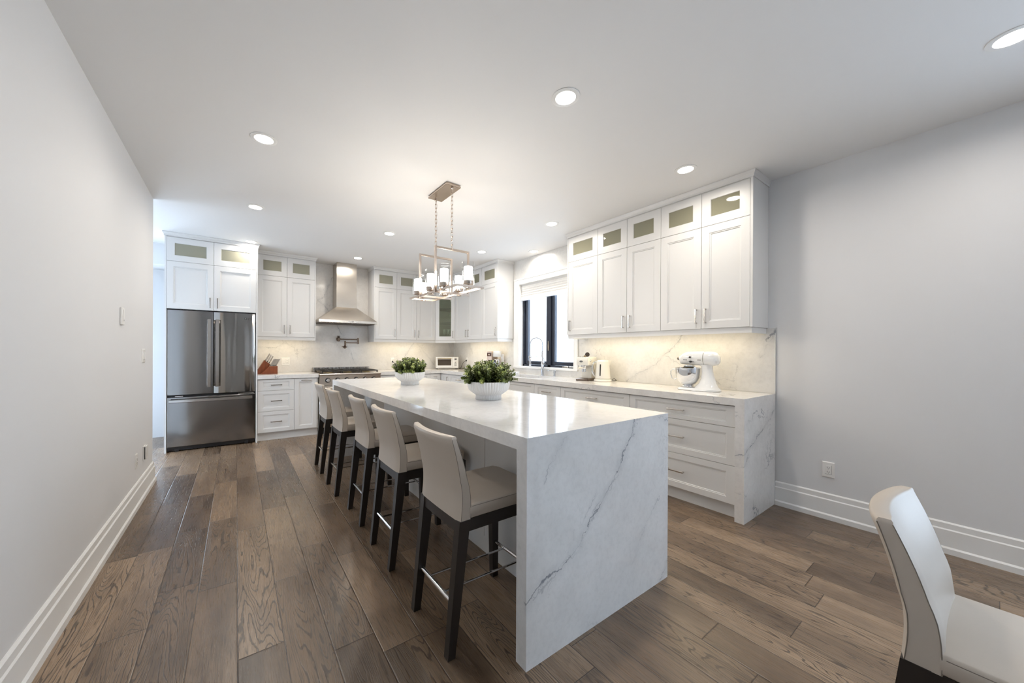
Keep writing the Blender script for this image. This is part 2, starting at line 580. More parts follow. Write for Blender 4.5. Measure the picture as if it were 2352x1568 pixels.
    def build(s, name, mat, parent=None, smooth=None):
        b = s.b
        bmesh.ops.remove_doubles(b, verts=b.verts, dist=1e-6)
        bmesh.ops.recalc_face_normals(b, faces=b.faces)
        if parent is not None:
            o0 = ORG.get(root_of(parent).name, (0, 0, 0))
            bmesh.ops.translate(b, verts=b.verts, vec=(-o0[0], -o0[1], -o0[2]))
        me = bpy.data.meshes.new(name)
        b.to_mesh(me)
        b.free()
        me.materials.append(M[mat] if isinstance(mat, str) else mat)
        if smooth is not None:
            me.shade_smooth()
            me.set_sharp_from_angle(angle=math.radians(smooth))
        o = bpy.data.objects.new(name, me)
        C.objects.link(o)
        if parent is not None:
            o.parent = parent
        return o


def tag(o, label=None, cat=None, group=None, kind=None):
    if label: o['label'] = label
    if cat: o['category'] = cat
    if group: o['group'] = group
    if kind: o['kind'] = kind
    return o


def thing(name, label, cat, loc=(0, 0, 0), rotz=0.0, group=None, world=False):
    """Empty at the thing's base; world=True when its parts are written in world coordinates"""
    o = bpy.data.objects.new(name, None)
    o.empty_display_size = 0.1
    C.objects.link(o)
    o.location = loc
    o.rotation_euler = (0, 0, rotz)
    tag(o, label, cat, group)
    if world:
        ORG[o.name] = tuple(loc)
    return o


def single(mb, name, mat, label, cat, loc=(0, 0, 0), rotz=0.0, group=None, smooth=None):
    bmesh.ops.translate(mb.b, verts=mb.b.verts, vec=(0, 0, 0))
    o = mb.build(name, mat, None, smooth)
    o.location = loc
    o.rotation_euler = (0, 0, rotz)
    return tag(o, label, cat, group)


def struct(mb, name, mat, parent=None, smooth=None, label=None):
    o = mb.build(name, mat, parent, smooth)
    if parent is None:
        o['kind'] = 'structure'
        if label: o['label'] = label
    return o


def dup(root, loc, rotz, label=None, group=None):
    r = root.copy()
    C.objects.link(r)
    r.location = loc
    r.rotation_euler = (0, 0, rotz)
    if label: r['label'] = label
    if group: r['group'] = group
    for ch in list(root.children):
        c = ch.copy()
        C.objects.link(c)
        c.parent = r
        for g in list(ch.children):
            d = g.copy()
            C.objects.link(d)
            d.parent = c
    return r


def lamp(name, parent, loc, power, color, kind='AREA', size=0.1, size_y=None, spread=None, rot=(0, 0, 0), radius=None):
    l = bpy.data.lights.new(name, kind)
    l.energy = power
    l.color = color
    if kind == 'AREA':
        l.shape = 'RECTANGLE' if size_y else 'DISK'
        l.size = size
        if size_y: l.size_y = size_y
        if spread: l.spread = spread
    elif radius:
        l.shadow_soft_size = radius
    o = bpy.data.objects.new(name, l)
    C.objects.link(o)
    o.location = loc
    o.rotation_euler = rot
    o.parent = parent
    return o


# ---------------------------------------------------------------- measures of the room
H = 2.695
XL, XW, XS = -0.653, 3.660, 3.645       # painted wall at the side, drywall behind stone, stone face
YB, YS = 6.445, 6.428
XC, YC = XW - 0.0015, YB - 0.0015
ZC = 0.915                              # worktop height
ZV, ZB, ZD, ZG = 1.413, 1.460, 2.346, 2.641

# ---------------------------------------------------------------- room shell
struct(MB().box(-2.3, 3.85, -2.55, 7.08, -0.08, 0.0), 'floor', 'floor')
struct(MB().box(-2.3, 3.85, -2.55, 7.08, H, H + 0.1), 'ceiling', 'ceiling')
struct(MB().box(XL - 0.13, XL, -2.42, 4.634, 0, H), 'wall_left', 'wall')
wy0, wy1, wz0, wz1 = 3.198, 4.342, 1.030, 2.318
m = MB()
m.box(XW, XW + 0.19, -0.62, wy0, 0, H).box(XW, XW + 0.19, -2.42, -2.36, 0, H).box(XW, XW + 0.19, -2.36, -0.62, 2.35, H).box(XW, XW + 0.19, -2.36, -0.62, 0, 0.45)
m.box(XW, XW + 0.19, wy1, 7.1, 0, H)
m.box(XW, XW + 0.19, wy0, wy1, 0, wz0).box(XW, XW + 0.19, wy0, wy1, wz1, H)
struct(m, 'wall_right', 'wall')
struct(MB().box(-0.716, XW, YB, YB + 0.13, 0, H), 'wall_back', 'wall')
m = MB()
m.box(XL - 0.13, XW + 0.19, -2.55, -2.42, 0, H)
struct(m, 'wall_front', 'wall')
# side hall behind the end of the painted wall
struct(MB().box(-2.3, -2.10, 6.95, 7.08, 0, H).box(-1.03, XW, 6.95, 7.08, 0, H).box(-2.10, -1.03, 6.95, 7.08, 2.30, H), 'wall_hall', 'wall')
struct(MB().box(-2.2, -0.716, 6.50, 6.95, 2.41, H), 'trim_1', 'wall', label='dropped ceiling soffit over the side hall')
m = MB()
m.box(-2.30, -2.17, 4.5, 6.95, 2.1, H).box(-2.30, -2.17, 6.10, 6.95, 0, 2.1).box(-2.30, -2.17, 4.5, 4.70, 0, 2.38)
struct(m, 'wall_hall_end', 'wall')
struct(MB().box(-2.30, XL - 0.13, 4.40, 4.50, 0, H), 'wall_hall_near', 'wall')

# windows the daylight comes through behind the camera and at the end of the hall
def plain_window(name, x0, x1, y0, y1, z0, z1, mull, along):
    w = MB()
    t = 0.06
    if along == 'X':
        w.box(x0, x1, y0, y1, z0, z0 + t).box(x0, x1, y0, y1, z1 - t, z1)
        for i in range(mull + 1):
            c = x0 + (x1 - x0 - t) * i / mull
            w.box(c, c + t, y0, y1, z0, z1)
    else:
        w.box(x0, x1, y0, y1, z0, z0 + t).box(x0, x1, y0, y1, z1 - t, z1)
        for i in range(mull + 1):
            c = y0 + (y1 - y0 - t) * i / mull
            w.box(x0, x1, c, c + t, z0, z1)
    fr = w.build(name, 'frame_dark')
    fr['kind'] = 'structure'
    p = MB()
    if along == 'X':
        p.box(x0 + 0.01, x1 - 0.01, (y0 + y1) / 2 - 0.003, (y0 + y1) / 2 + 0.003, z0 + 0.01, z1 - 0.01)
    else:
        p.box((x0 + x1) / 2 - 0.003, (x0 + x1) / 2 + 0.003, y0 + 0.01, y1 - 0.01, z0 + 0.01, z1 - 0.01)
    p.build('pane', 'clear', fr)
    return fr


plain_window('window_2', XW + 0.06, XW + 0.12, -2.36, -0.62, 0.45, 2.35, 2, 'Y')
plain_window('window_3', -2.26, -2.20, 4.70, 6.10, 0.0, 2.1, 2, 'Y')
plain_window('window_4', -2.10, -1.03, 6.98, 7.04, 0.0, 2.30, 2, 'X')
# neighbouring house seen through the kitchen window: white board-and-batten wall
m = MB()
m.box(6.4, 6.5, 0.0, 9.5, -1.0, 3.6)
for i in range(40):
    yy = 0.1 + i * 0.235
    m.box(6.375, 6.4, yy, yy + 0.03, -1.0, 3.6)
struct(m, 'wall_outside', 'siding', label='white board siding of the house next door')

# baseboards
BB = [(0, 0), (0.026, 0), (0.026, 0.034), (0.017, 0.044), (0.017, 0.146), (0.011, 0.153), (0.011, 0.186), (0.004, 0.194), (0, 0.194)]
struct(MB().sweep([(XL, -2.41), (XL, 4.634), (XL - 0.13, 4.634), (XL - 0.13, 4.51)], BB), 'baseboard_left', 'trim')
struct(MB().sweep([(XW, 1.052), (XW, -0.61)], BB), 'baseboard_right', 'trim')

# ---------------------------------------------------------------- kitchen window
win = struct(MB().box(XW + 0.05, XW + 0.15, wy0, wy0 + 0.045, wz0, wz1).box(XW + 0.05, XW + 0.15, wy1 - 0.045, wy1, wz0, wz1)
             .box(XW + 0.05, XW + 0.15, wy0, wy1, wz0, wz0 + 0.028).box(XW + 0.05, XW + 0.15, wy0, wy1, wz1 - 0.03, wz1)
             .box(XW + 0.05, XW + 0.15, 3.715, 3.775, wz0, wz1), 'window_1', 'frame_dark', label='black casement window over the sink')
def sash(y0, y1):
    w = MB()
    z0, z1, t = wz0 + 0.03, wz1 - 0.03, 0.052
    xa, xb = XW + 0.072, XW + 0.128
    for (a, b_, c, d) in ((y0, y0 + t, z0, z1), (y1 - t, y1, z0, z1), (y0 + t, y1 - t, z0, z0 + t), (y0 + t, y1 - t, z1 - t, z1)):
        w.box(xa, xb, a, b_, c, d, 0.005)
    so = w.build('sash', 'frame_dark', win)
    MB().box(XW + 0.098, XW + 0.104, y0 + t - 0.01, y1 - t + 0.01, z0 + t - 0.01, z1 - t + 0.01).build('pane', 'clear', so)
sash(3.246, 3.712)
sash(3.778, 4.294)
m = MB()   # locking lever on the centre post
m.rings([[(XW + 0.05 - dx, 3.745 + w_ * sy, z) for dx, sy in ((0, -1), (0.016, -1), (0.016, 1), (0, 1))] for z, w_ in ((1.27, 0.010), (1.33, 0.014), (1.40, 0.009), (1.41, 0.006))])
m.build('lock_lever', 'pull', win)
m = MB().box(XW + 0.02, XW + 0.06, 3.36, 3.47, wz0 + 0.002, wz0 + 0.03, 0.008).tube([(XW + 0.02, 3.33, wz0 + 0.022), (XW + 0.02, 3.22, wz0 + 0.022)], 0.011, 10)
m.build('crank_handle', 'pull', win, 40)
# white jambs, sill and casing
m = MB()
jt = 0.012
m.box(XS - 0.02, XW + 0.05, wy1 - jt, wy1 + 0.001, wz0, wz1).box(XS - 0.02, XW + 0.05, wy0 - 0.001, wy0 + jt, wz0, wz1)
m.box(XS - 0.02, XW + 0.05, wy0, wy1, wz1 - jt, wz1)
m.box(XS - 0.028, XW + 0.05, wy0 - 0.06, wy1 + 0.115, wz0 - 0.03, wz0 + 0.001, 0.003)
m.box(XS - 0.02, XS - 0.001, wy1, wy1 + 0.113, wz0, wz1 + 0.078, 0.003).box(XS - 0.02, XS - 0.001, wy0 - 0.058, wy0, wz0, wz1 + 0.078, 0.003)
m.box(XS - 0.02, XS - 0.001, wy0, wy1, wz1, wz1 + 0.078, 0.003)
m.box(XS - 0.026, XS - 0.001, wy0 - 0.058, wy1 + 0.113, wz1 + 0.055, wz1 + 0.080, 0.004)
struct(m, 'trim_2', 'trim', label='white window casing and sill')
bl = thing('window_blind', 'white pleated shade drawn a third of the way down the black window', 'blind', (XW + 0.02, 3.77, 2.06), world=True)
m = MB()
zz = [2.105 + i * (2.305 - 2.105) / 12 for i in range(13)]
prof = [(XW + 0.012 + (0.012 if i % 2 else 0.0), z) for i, z in enumerate(zz)] + [(XW + 0.034, 2.305), (XW + 0.034, 2.105)]
m.prism(prof, 'Y', wy0 + jt + 0.004, wy1 - jt - 0.004)
m.build('pleated_fabric', 'fabric', bl)
MB().box(XW + 0.004, XW + 0.036, wy0 + jt + 0.004, wy1 - jt - 0.004, 2.055, 2.105, 0.006).build('bottom_rail', 'trim', bl)

# ---------------------------------------------------------------- stone splashbacks
m = MB()
m.box(XS, XC, 1.0535, wy0 - 0.058, ZC + 0.001, ZB - 0.0015)
m.box(XS, XC, wy0 - 0.058, wy1 + 0.113, ZC, wz0 - 0.03)
m.box(XS, XC, wy1 + 0.113, YS, ZC + 0.001, ZB - 0.0015)
m.box(XS, XC, wy1 + 0.113, 4.4815, ZB, H - 0.001)
m.box(XS, XC, 3.0700, wy1 + 0.113, wz1 + 0.078, H - 0.001).box(XS, XC, 3.0700, wy0 - 0.058, ZB, wz1 + 0.078)
single(m, 'stone_splashback', 'side_stone', 'veined quartz splashback around the window and behind the stand mixer', 'backsplash')
m = MB()
m.box(0.238, XS, YS, YC, ZC + 0.001, ZB - 0.0015)
m.box(1.0040, 1.9050, YS, YC, ZB - 0.0015, H - 0.001)
single(m, 'stone_splashback', 'wall_stone', 'veined quartz splashback behind the range and under the hood', 'backsplash')

# ---------------------------------------------------------------- cabinets
def pull_v(x, zlo, yf, parent, L=0.130):
    w = MB()
    w.box(x - 0.006, x + 0.006, yf - 0.030, yf - 0.022, zlo, zlo + L, 0.0015)
    w.box(x - 0.005, x + 0.005, yf - 0.024, yf, zlo + 0.002, zlo + 0.012).box(x - 0.005, x + 0.005, yf - 0.024, yf, zlo + L - 0.012, zlo + L - 0.002)
    return w.build('handle', 'pull', parent)


def pull_h(x0, x1, z, yf, parent):
    w = MB()
    w.box(x0, x1, yf - 0.030, yf - 0.022, z - 0.006, z + 0.006, 0.0015)
    w.box(x0 + 0.002, x0 + 0.012, yf - 0.024, yf, z - 0.005, z + 0.005).box(x1 - 0.012, x1 - 0.002, yf - 0.024, yf, z - 0.005, z + 0.005)
    return w.build('handle', 'pull', parent)


G = 0.0015


def transom_box(w, x0, x1, d, z0, z1, t=0.016):
    """hollow cabinet box behind a glass door, open to -y"""
    yb, yf = 0.0, -d + 0.021
    w.box(x0, x0 + t, yf, yb, z0, z1).box(x1 - t, x1, yf, yb, z0, z1)
    w.box(x0 + t, x1 - t, yf, yb, z0, z0 + t).box(x0 + t, x1 - t, yf, yb, z1 - t, z1)
    w.box(x0 + t, x1 - t, -0.012, yb, z0 + t, z1 - t)


def upper(name, label, loc, rotz, w, d, doors, zb=ZB, zd=ZD, zg=ZG, hz=0.045, pane='pane_tint', end=None, group=None, side_panels=None):
    """wall cabinet: doors = [(width, hinge side of handle 'L'/'R')], glass transom over each"""
    t = thing(name, label, 'cabinet', loc, rotz, group)
    b = MB()
    b.box(0, w, -d + 0.021, 0, zb, zd - 0.001)
    if side_panels:
        b.box(side_panels[0], 0, -d, 0, side_panels[2], H - 0.004).box(w, side_panels[1], -d, 0, side_panels[2], H - 0.004)
    if end:
        b.box(end[0], end[1], -d, 0, zb, H - 0.004)
    b.box(0, w, -d + 0.004, 0, zg + 0.001, H - 0.004)
    b.build('body', 'cabinet', t)
    q = MB()
    x = 0.0
    for dw, hs in doors:
        transom_box(q, x, x + dw, d, zd + 0.0005, zg)
        x += dw
    q.build('display_compartment', 'interior', t)
    x = 0.0
    for dw, hs in doors:
        x0, x1 = x + G, x + dw - G
        do = MB().panel(x0, x1, zb + 0.001, zd - G, -d).build('door', 'cabinet', t)
        pull_v(x1 - 0.036 if hs == 'R' else x0 + 0.036, zb + hz, -d, do)
        go = MB().panel(x0, x1, zd + G, zg - G, -d, pane=True).build('glass_door', 'cabinet', t)
        MB().box(x0 + 0.070, x1 - 0.070, -d + 0.007, -d + 0.011, zd + 0.070, zg - 0.070).build('pane', pane, go)
        x += dw
    return t


R90 = -PI / 2
DU = XC - 3.3246
YUE = 3.0316
wr1, wr2, wr3 = YUE - 2.594, 2.594 - 1.859, 1.859 - 1.127
upper('upper_cabinet', 'white single-door wall cabinet beside the window, next to the espresso machine', (XC, YUE, 0), R90, wr1, DU, [(wr1, 'L')], end=(-0.016, 0))
upper('upper_cabinet', 'white double-door wall cabinet over the electric kettle, its handles meeting in the middle', (XC, 2.594, 0), R90, wr2, DU, [(2.594 - 2.224, 'R'), (2.224 - 1.859, 'L')])
upper('upper_cabinet', 'white double-door wall cabinet over the stand mixer, at the end of its run', (XC, 1.859, 0), R90, wr3, DU, [(1.859 - 1.491, 'R'), (1.491 - 1.127, 'L')], end=(wr3, wr3 + 0.018))
# refrigerator housing
upper('refrigerator_cabinet', 'tall white cabinet surround enclosing the steel refrigerator', (-0.697, YC, 0), 0, 0.930 - 0.018, YC - 5.80,
      [(0.456, 'R'), (0.456, 'L')], zb=1.764, hz=0.03, pane='pane_frost', side_panels=(-0.018, 0.930, 0.0))
upper('upper_cabinet', 'white double-door wall cabinet over the knife block, between refrigerator and hood', (0.236, YC, 0), 0, 0.752, YC - 6.093,
      [(0.377, 'R'), (0.375, 'L')], pane='pane_frost', end=(0.752, 0.766))
upper('upper_cabinet', 'white single-door wall cabinet touching the hood', (1.921, YC, 0), 0, 0.387, YC - 6.093, [(0.387, 'R')], pane='pane_frost', end=(-0.014, 0))
upper('upper_cabinet', 'white double-door wall cabinet behind the chandelier', (2.308, YC, 0), 0, 0.751, YC - 6.093, [(0.373, 'R'), (0.378, 'L')], pane='pane_frost')
y3 = (5.815, 5.372, 4.932, 4.494)
upper('upper_cabinet', 'white double-door wall cabinet beside the glass-door corner cabinet, over the toaster oven cord', (XC, y3[0], 0), R90, y3[0] - y3[2], DU,
      [(y3[0] - y3[1], 'R'), (y3[1] - y3[2], 'L')])
upper('upper_cabinet', 'white single-door wall cabinet over the drip coffee maker', (XC, y3[2], 0), R90, y3[2] - y3[3], DU, [(y3[2] - y3[3], 'R')], end=(y3[2] - y3[3], y3[2] - y3[3] + 0.010))

# corner cabinet with a diagonal glass door
cc = thing('corner_cabinet', 'diagonal corner cabinet with a tall smoked glass door showing stemware', 'cabinet', (XC, YC, ZB), world=True)
A = Vector((3.060, 6.093))
B = Vector((3.3246, 5.816))
poly = [(3.0605, YC), (XC, YC), (XC, 5.8160), (B.x, B.y), (A.x, A.y)]
inner = [(A.x + 0.016, A.y + 0.006), (A.x + 0.016, YC - 0.02), (XC - 0.02, YC - 0.02), (XC - 0.02, B.y + 0.016), (B.x + 0.006, B.y + 0.016)]
m = MB()
m.prism(poly, 'Z', ZB, ZB + 0.02).prism(poly, 'Z', ZG, H - 0.004)
m.box(3.0605, 3.0765, A.y, YC, ZB + 0.02, ZG).box(B.x, XC, 5.8160, 5.832, ZB + 0.02, ZG)
m.build('body', 'cabinet', cc)
m = MB()
m.box(3.077, XC, YC - 0.02, YC, ZB + 0.021, ZG - 0.001).box(XC - 0.02, XC, 5.833, YC - 0.021, ZB + 0.021, ZG - 0.001)
m.build('lining', 'interior', cc)
for z in (1.79, 2.06, 2.34):
    MB().prism([(A.x + 0.030, A.y + 0.012), (A.x + 0.030, YC - 0.021), (XC - 0.021, YC - 0.021), (XC - 0.021, B.y + 0.03), (B.x + 0.012, B.y + 0.03)], 'Z', z, z + 0.008).build('shelf', simple('green_shelf_glass', (0.02, 0.03, 0.02), 0.1) if z == 1.79 else bpy.data.materials['green_shelf_glass'], cc)
dirv = (B - A).normalized()
Ld = (B - A).length
ang = math.atan2(dirv.y, dirv.x)
d = MB()
d.panel(0.003, Ld - 0.003, ZB + 0.001, ZD - G, -0.004, pane=True)
d.panel(0.003, Ld - 0.003, ZD + G, ZG - G, -0.004, pane=True)
Rm = Matrix.Translation((A.x, A.y, 0)) @ Matrix.Rotation(ang, 4, 'Z')
bmesh.ops.transform(d.b, matrix=Rm, verts=d.b.verts)
dob = d.build('door', 'cabinet', cc)
d = MB().box(0.070, Ld - 0.070, 0.004, 0.008, ZB + 0.07, ZD - 0.07).box(0.07, Ld - 0.07, 0.004, 0.008, ZD + 0.07, ZG - 0.07)
bmesh.ops.transform(d.b, matrix=Rm, verts=d.b.verts)
d.build('pane', 'pane_corner', dob)
d = MB()
xh, zl, L = Ld - 0.036, ZB + 0.045, 0.13
d.box(xh - 0.006, xh + 0.006, -0.034, -0.026, zl, zl + L, 0.0015).box(xh - 0.005, xh + 0.005, -0.028, -0.004, zl + 0.002, zl + 0.012).box(xh - 0.005, xh + 0.005, -0.028, -0.004, zl + L - 0.012, zl + L - 0.002)
bmesh.ops.transform(d.b, matrix=Rm, verts=d.b.verts)
d.build('handle', 'pull', dob)

# crown moulding and light rails along the runs
CR = [(0.0, ZG + 0.004), (0.005, ZG + 0.004), (0.006, ZG + 0.020), (0.013, ZG + 0.030), (0.020, H - 0.006), (0.020, H - 0.001), (0.0, H - 0.001)]
def crown(path, label):
    o = MB().sweep(path, CR).build('crown_moulding', 'cabinet')
    tag(o, label, 'moulding', 'crown mouldings on the wall cabinets')
fx = 3.3230
crown([(XC, YUE + 0.0172), (fx, YUE + 0.0172), (fx, 1.1075), (XC, 1.1075)], 'white crown moulding over the cabinet run with the stand mixer below')
crown([(-0.7165, YC), (-0.7165, 5.7985), (0.2345, 5.7985), (0.2345, 6.06)], 'white crown moulding over the refrigerator surround')
crown([(0.2375, 6.0912), (1.0035, 6.0912), (1.0035, YS - 0.001)], 'white crown moulding over the wall cabinet between refrigerator and hood')
crown([(1.9055, YS - 0.001), (1.9055, 6.0912), (3.0594, 6.0912), (fx, 5.8146), (fx, 4.4825), (XS - 0.001, 4.4825)], 'white crown moulding turning the corner over the glass-door cabinet')


def rail(path, label):
    pr = [(0.0, ZV), (0.018, ZV), (0.018, ZB - 0.0005), (0.0, ZB - 0.0005)]
    o = MB().sweep(path, pr).build('light_rail', 'cabinet')
    return tag(o, label, 'moulding', 'light rails under the wall cabinets')


e = 0.030
LEDS = []
rail([(XS, YUE - 0.010), (fx + e, YUE - 0.010), (fx + e, 1.135), (XS, 1.135)], 'white light rail under the cabinet run above the stand mixer')
rail([(0.238, 6.093 + e), (0.985, 6.093 + e), (0.985, YS)], 'white light rail under the cabinet above the knife block')
rail([(1.925, YS), (1.925, 6.093 + e), (3.072, 6.093 + e), (fx + e, 5.828), (fx + e, 4.512), (XS, 4.512)], 'white light rail turning the corner above the toaster oven')


def led(x0, x1, y0, y1, label, pw):
    t = thing('under_cabinet_light', label, 'light', ((x0 + x1) / 2, (y0 + y1) / 2, ZB - 0.012), 0, 'warm strips under the wall cabinets', world=True)
    MB().box(x0, x1, y0, y1, ZB - 0.012, ZB - 0.0005).build('housing', 'trim', t)
    MB().box(x0 + 0.01, x1 - 0.01, y0 + 0.003, y1 - 0.003, ZB - 0.0145, ZB - 0.0118).build('diffuser', 'led', t)
    lamp('strip_light', t, (0, 0, -0.006), pw, (1.0, 0.83, 0.55), size=max(0.02, x1 - x0 - 0.02), size_y=max(0.02, y1 - y0 - 0.02))


led(3.43, 3.46, 1.20, 2.98, 'warm light strip hidden above the stand mixer', LED * 1.85)
led(0.27, 0.95, 6.20, 6.23, 'warm light strip hidden above the knife block', LED * 0.7)
led(1.98, 3.0, 6.20, 6.23, 'warm light strip hidden above the outlet with the black plug', LED * 1.0)
led(3.43, 3.46, 4.56, 5.78, 'warm light strip hidden above the coffee maker', LED * 1.1)

# base cabinets
DB = XC - 3.04
TOE = 0.105
ZT = 0.853


def base(label, loc, rotz, w, d, fronts, end=None, hollow=False):
    """fronts: (x0,x1,z0,z1,kind) kind: 'drawer','door','doorh','false','plain'"""
    t = thing('base_cabinet', label, 'cabinet', loc, rotz)
    b = MB()
    if hollow:
        b.box(0, 0.018, -d + 0.021, 0, TOE, 0.859).box(w - 0.018, w, -d + 0.021, 0, TOE, 0.859).box(0.018, w - 0.018, -d + 0.021, 0, TOE, TOE + 0.018)
        b.box(0.018, w - 0.018, -0.01, 0, TOE + 0.018, 0.859)
    else:
        b.box(0, w, -d + 0.021, 0, TOE, 0.859)
    b.box(0, w, -d + 0.055, -d + 0.070, 0.001, TOE)
    if end:
        b.box(end[0], end[1], -d, 0, 0.001, 0.859)
    b.build('body', 'cabinet', t)
    for (x0, x1, z0, z1, k) in fronts:
        small = (z1 - z0) < 0.2
        rz = 0.045 if small else 0.06
        o = MB().panel(x0 + G, x1 - G, z0 + G, z1 - G, -d, rx=0.070, rz=rz, flat=(k == 'plain')).build(
            'drawer' if k == 'drawer' else ('door' if k.startswith('door') else 'false_front'), 'cabinet', t)
        c = (x0 + x1) / 2
        if k == 'drawer':
            hw = 0.07
            zc = (z0 + z1) / 2 + (0.0 if small else 0.0)
            pull_h(c - hw, c + hw, zc, -d, o)
        elif k == 'doorh':
            pull_h(c - 0.07, c + 0.07, z1 - 0.03, -d, o)
        elif k == 'doorR':
            pull_v(x1 - 0.036, z1 - 0.045 - 0.13, -d, o)
        elif k == 'doorL':
            pull_v(x0 + 0.036, z1 - 0.045 - 0.13, -d, o)
    return t


def three(w):
    return [(0, w, 0.692, ZT, 'drawer'), (0, w, 0.403, 0.692, 'drawer'), (0, w, 0.112, 0.403, 'drawer')]


def topdoors(w, kinds):
    f = [(0, w, 0.692, ZT, kinds[0])]
    n_ = len(kinds) - 1
    for i in range(n_):
        f.append((w * i / n_, w * (i + 1) / n_, 0.112, 0.692, kinds[i + 1]))
    return f


base('white three-drawer base cabinet under the stand mixer, ending at the stone panel', (XC, 1.998, 0), R90, 0.879, DB, three(0.879))
base('white three-drawer base cabinet under the electric kettle', (XC, 2.881, 0), R90, 0.883, DB, three(0.883))
base('narrow white base cabinet with one top drawer beside the sink unit', (XC, 3.325, 0), R90, 0.444, DB, topdoors(0.444, ['drawer', 'doorL']))
base('white sink base cabinet with a handleless false front under the faucet', (XC, 4.225, 0), R90, 0.900, DB, topdoors(0.9, ['false', 'doorR', 'doorL']), hollow=True)
base('white base cabinet hidden behind the larger potted plant, beyond the sink', (XC, 4.83, 0), R90, 0.605, DB, topdoors(0.605, ['drawer', 'doorL']))
base('white drawer base cabinet under the drip coffee maker', (XC, 5.53, 0), R90, 0.700, DB, three(0.700))
base('slim white corner base cabinet with an upright handle', (XC, 5.822, 0), R90, 0.292, DB, [(0, 0.292, 0.112, ZT, 'doorR')])
base('white base cabinet with drawers beside the refrigerator, under the knife block', (0.236, YC, 0), 0, 0.443, YC - 5.82,
     [(0, 0.443, 0.697, ZT, 'drawer'), (0, 0.443, 0.410, 0.697, 'drawer'), (0, 0.443, 0.118, 0.410, 'drawer')])
base('narrow white pull-out base cabinet between drawers and range', (0.679, YC, 0), 0, 0.319, YC - 5.82, [(0, 0.300, 0.118, ZT, 'doorh')])
base('wide white drawer base cabinet on the corner side of the range', (1.924, YC, 0), 0, 0.90, YC - 5.82, three(0.90))
base('white blind corner base cabinet beneath the toaster oven', (2.824, YC, 0), 0, 0.215, YC - 5.82, [(0, 0.213, 0.112, ZT, 'door')])

# worktops
wt_ = thing('stone_worktop', 'long veined quartz worktop under the window, with a stone end panel to the floor', 'worktop', (3.33, 3.7, 0.0), world=True)
sx0, sx1, sy0, sy1 = 3.10, 3.50, 3.42, 4.14
m = MB()
zt0 = 0.860
m.prism([(1.0535, ZC), (sy0, ZC), (sy0, zt0), (1.0535 + 0.06, zt0)], 'X', 3.016, XS)
m.box(3.016, sx0, sy0, sy1, zt0, ZC).box(sx1, XS, sy0, sy1, zt0, ZC)
m.box(3.016, XS, sy1, YS, zt0, ZC)
m.box(1.922, 3.016, 5.798, YS, zt0, ZC)
m.build('top', 'counter_stone', wt_)
MB().prism([(1.0535, 0.001), (1.1135, 0.001), (1.1135, zt0), (1.0535, ZC)], 'X', 3.016, XS).build('end_panel', 'counter_stone', wt_)
m = MB()
zs = 0.68
m.box(sx0, sx1, sy0, sy0 + 0.004, zs, zt0).box(sx0, sx1, sy1 - 0.004, sy1, zs, zt0).box(sx0, sx0 + 0.004, sy0, sy1, zs, zt0).box(sx1 - 0.004, sx1, sy0, sy1, zs, zt0)
m.box(sx0, sx1, sy0, sy1, zs - 0.004, zs)
single(m, 'undermount_sink', 'faucet', 'stainless undermount sink set in the worktop below the window', 'sink')
single(MB().box(0.236, 0.998, 5.798, YS, zt0, ZC, 0.002), 'stone_worktop', 'counter_stone', 'short quartz worktop between refrigerator and range, holding the knife block', 'worktop')

# ---------------------------------------------------------------- refrigerator
fr = thing('refrigerator', 'stainless french-door refrigerator with a bottom freezer drawer', 'refrigerator', (-0.245, 6.1, 0), world=True)
YF = 5.812
MB().box(-0.692, 0.206, YF + 0.055, 6.42, 0.025, 1.745).build('body', 'black', fr)
def fdoor(x0, x1, z0, z1, bulge, mat):
    w = MB()
    rr = []
    n_ = 14
    for i in range(n_ + 1):
        x = x0 + (x1 - x0) * i / n_
        q = 1 - (2 * i / n_ - 1) ** 4
        y = YF + bulge * (1 - q)
        rr.append([(x, YF + 0.05, z0), (x, y + 0.004, z0), (x, y, z0 + 0.004), (x, y, z1 - 0.004), (x, y + 0.004, z1), (x, YF + 0.05, z1)])
    w.rings(rr)
    return w, mat
w, mt = fdoor(-0.6940, -0.2475, 0.700, 1.752, 0.010, 'fridge_flat')
dl = w.build('door', mt, fr, 30)
w, mt = fdoor(-0.2405, 0.208, 0.700, 1.752, 0.018, 'fridge')
dr = w.build('door', mt, fr, 30)
w, mt = fdoor(-0.6940, 0.208, 0.062, 0.672, 0.012, 'fridge_flat')
dd = w.build('freezer_drawer', mt, fr, 30)
def fhandle(x, parent):
    w = MB()
    pts = []
    for i in range(13):
        t_ = i / 12
        z = 0.79 + 0.86 * t_
        pts.append((z, YF - 0.055 - 0.012 * math.sin(PI * t_)))
    rr = [[(x - 0.020, y + 0.010, z), (x - 0.016, y, z), (x + 0.016, y, z), (x + 0.020, y + 0.010, z), (x + 0.014, y + 0.016, z), (x - 0.014, y + 0.016, z)] for z, y in pts]
    w.rings(rr)
    w.box(x - 0.014, x + 0.014, YF - 0.044, YF + 0.01, 0.795, 0.835, 0.004).box(x - 0.014, x + 0.014, YF - 0.044, YF + 0.01, 1.605, 1.645, 0.004)
    w.build('handle', 'pull', parent, 40)
fhandle(-0.285, dl)
fhandle(-0.203, dr)
w = MB()
rr = []
for i in range(15):
    t_ = i / 14
    x = -0.67 + 0.845 * t_
    y = YF - 0.048 - 0.012 * math.sin(PI * t_)
    z = 0.628
    rr.append([(x, y + 0.010, z - 0.020), (x, y, z - 0.014), (x, y, z + 0.014), (x, y + 0.010, z + 0.020), (x, y + 0.016, z + 0.012), (x, y + 0.016, z - 0.012)])
w.rings(rr)
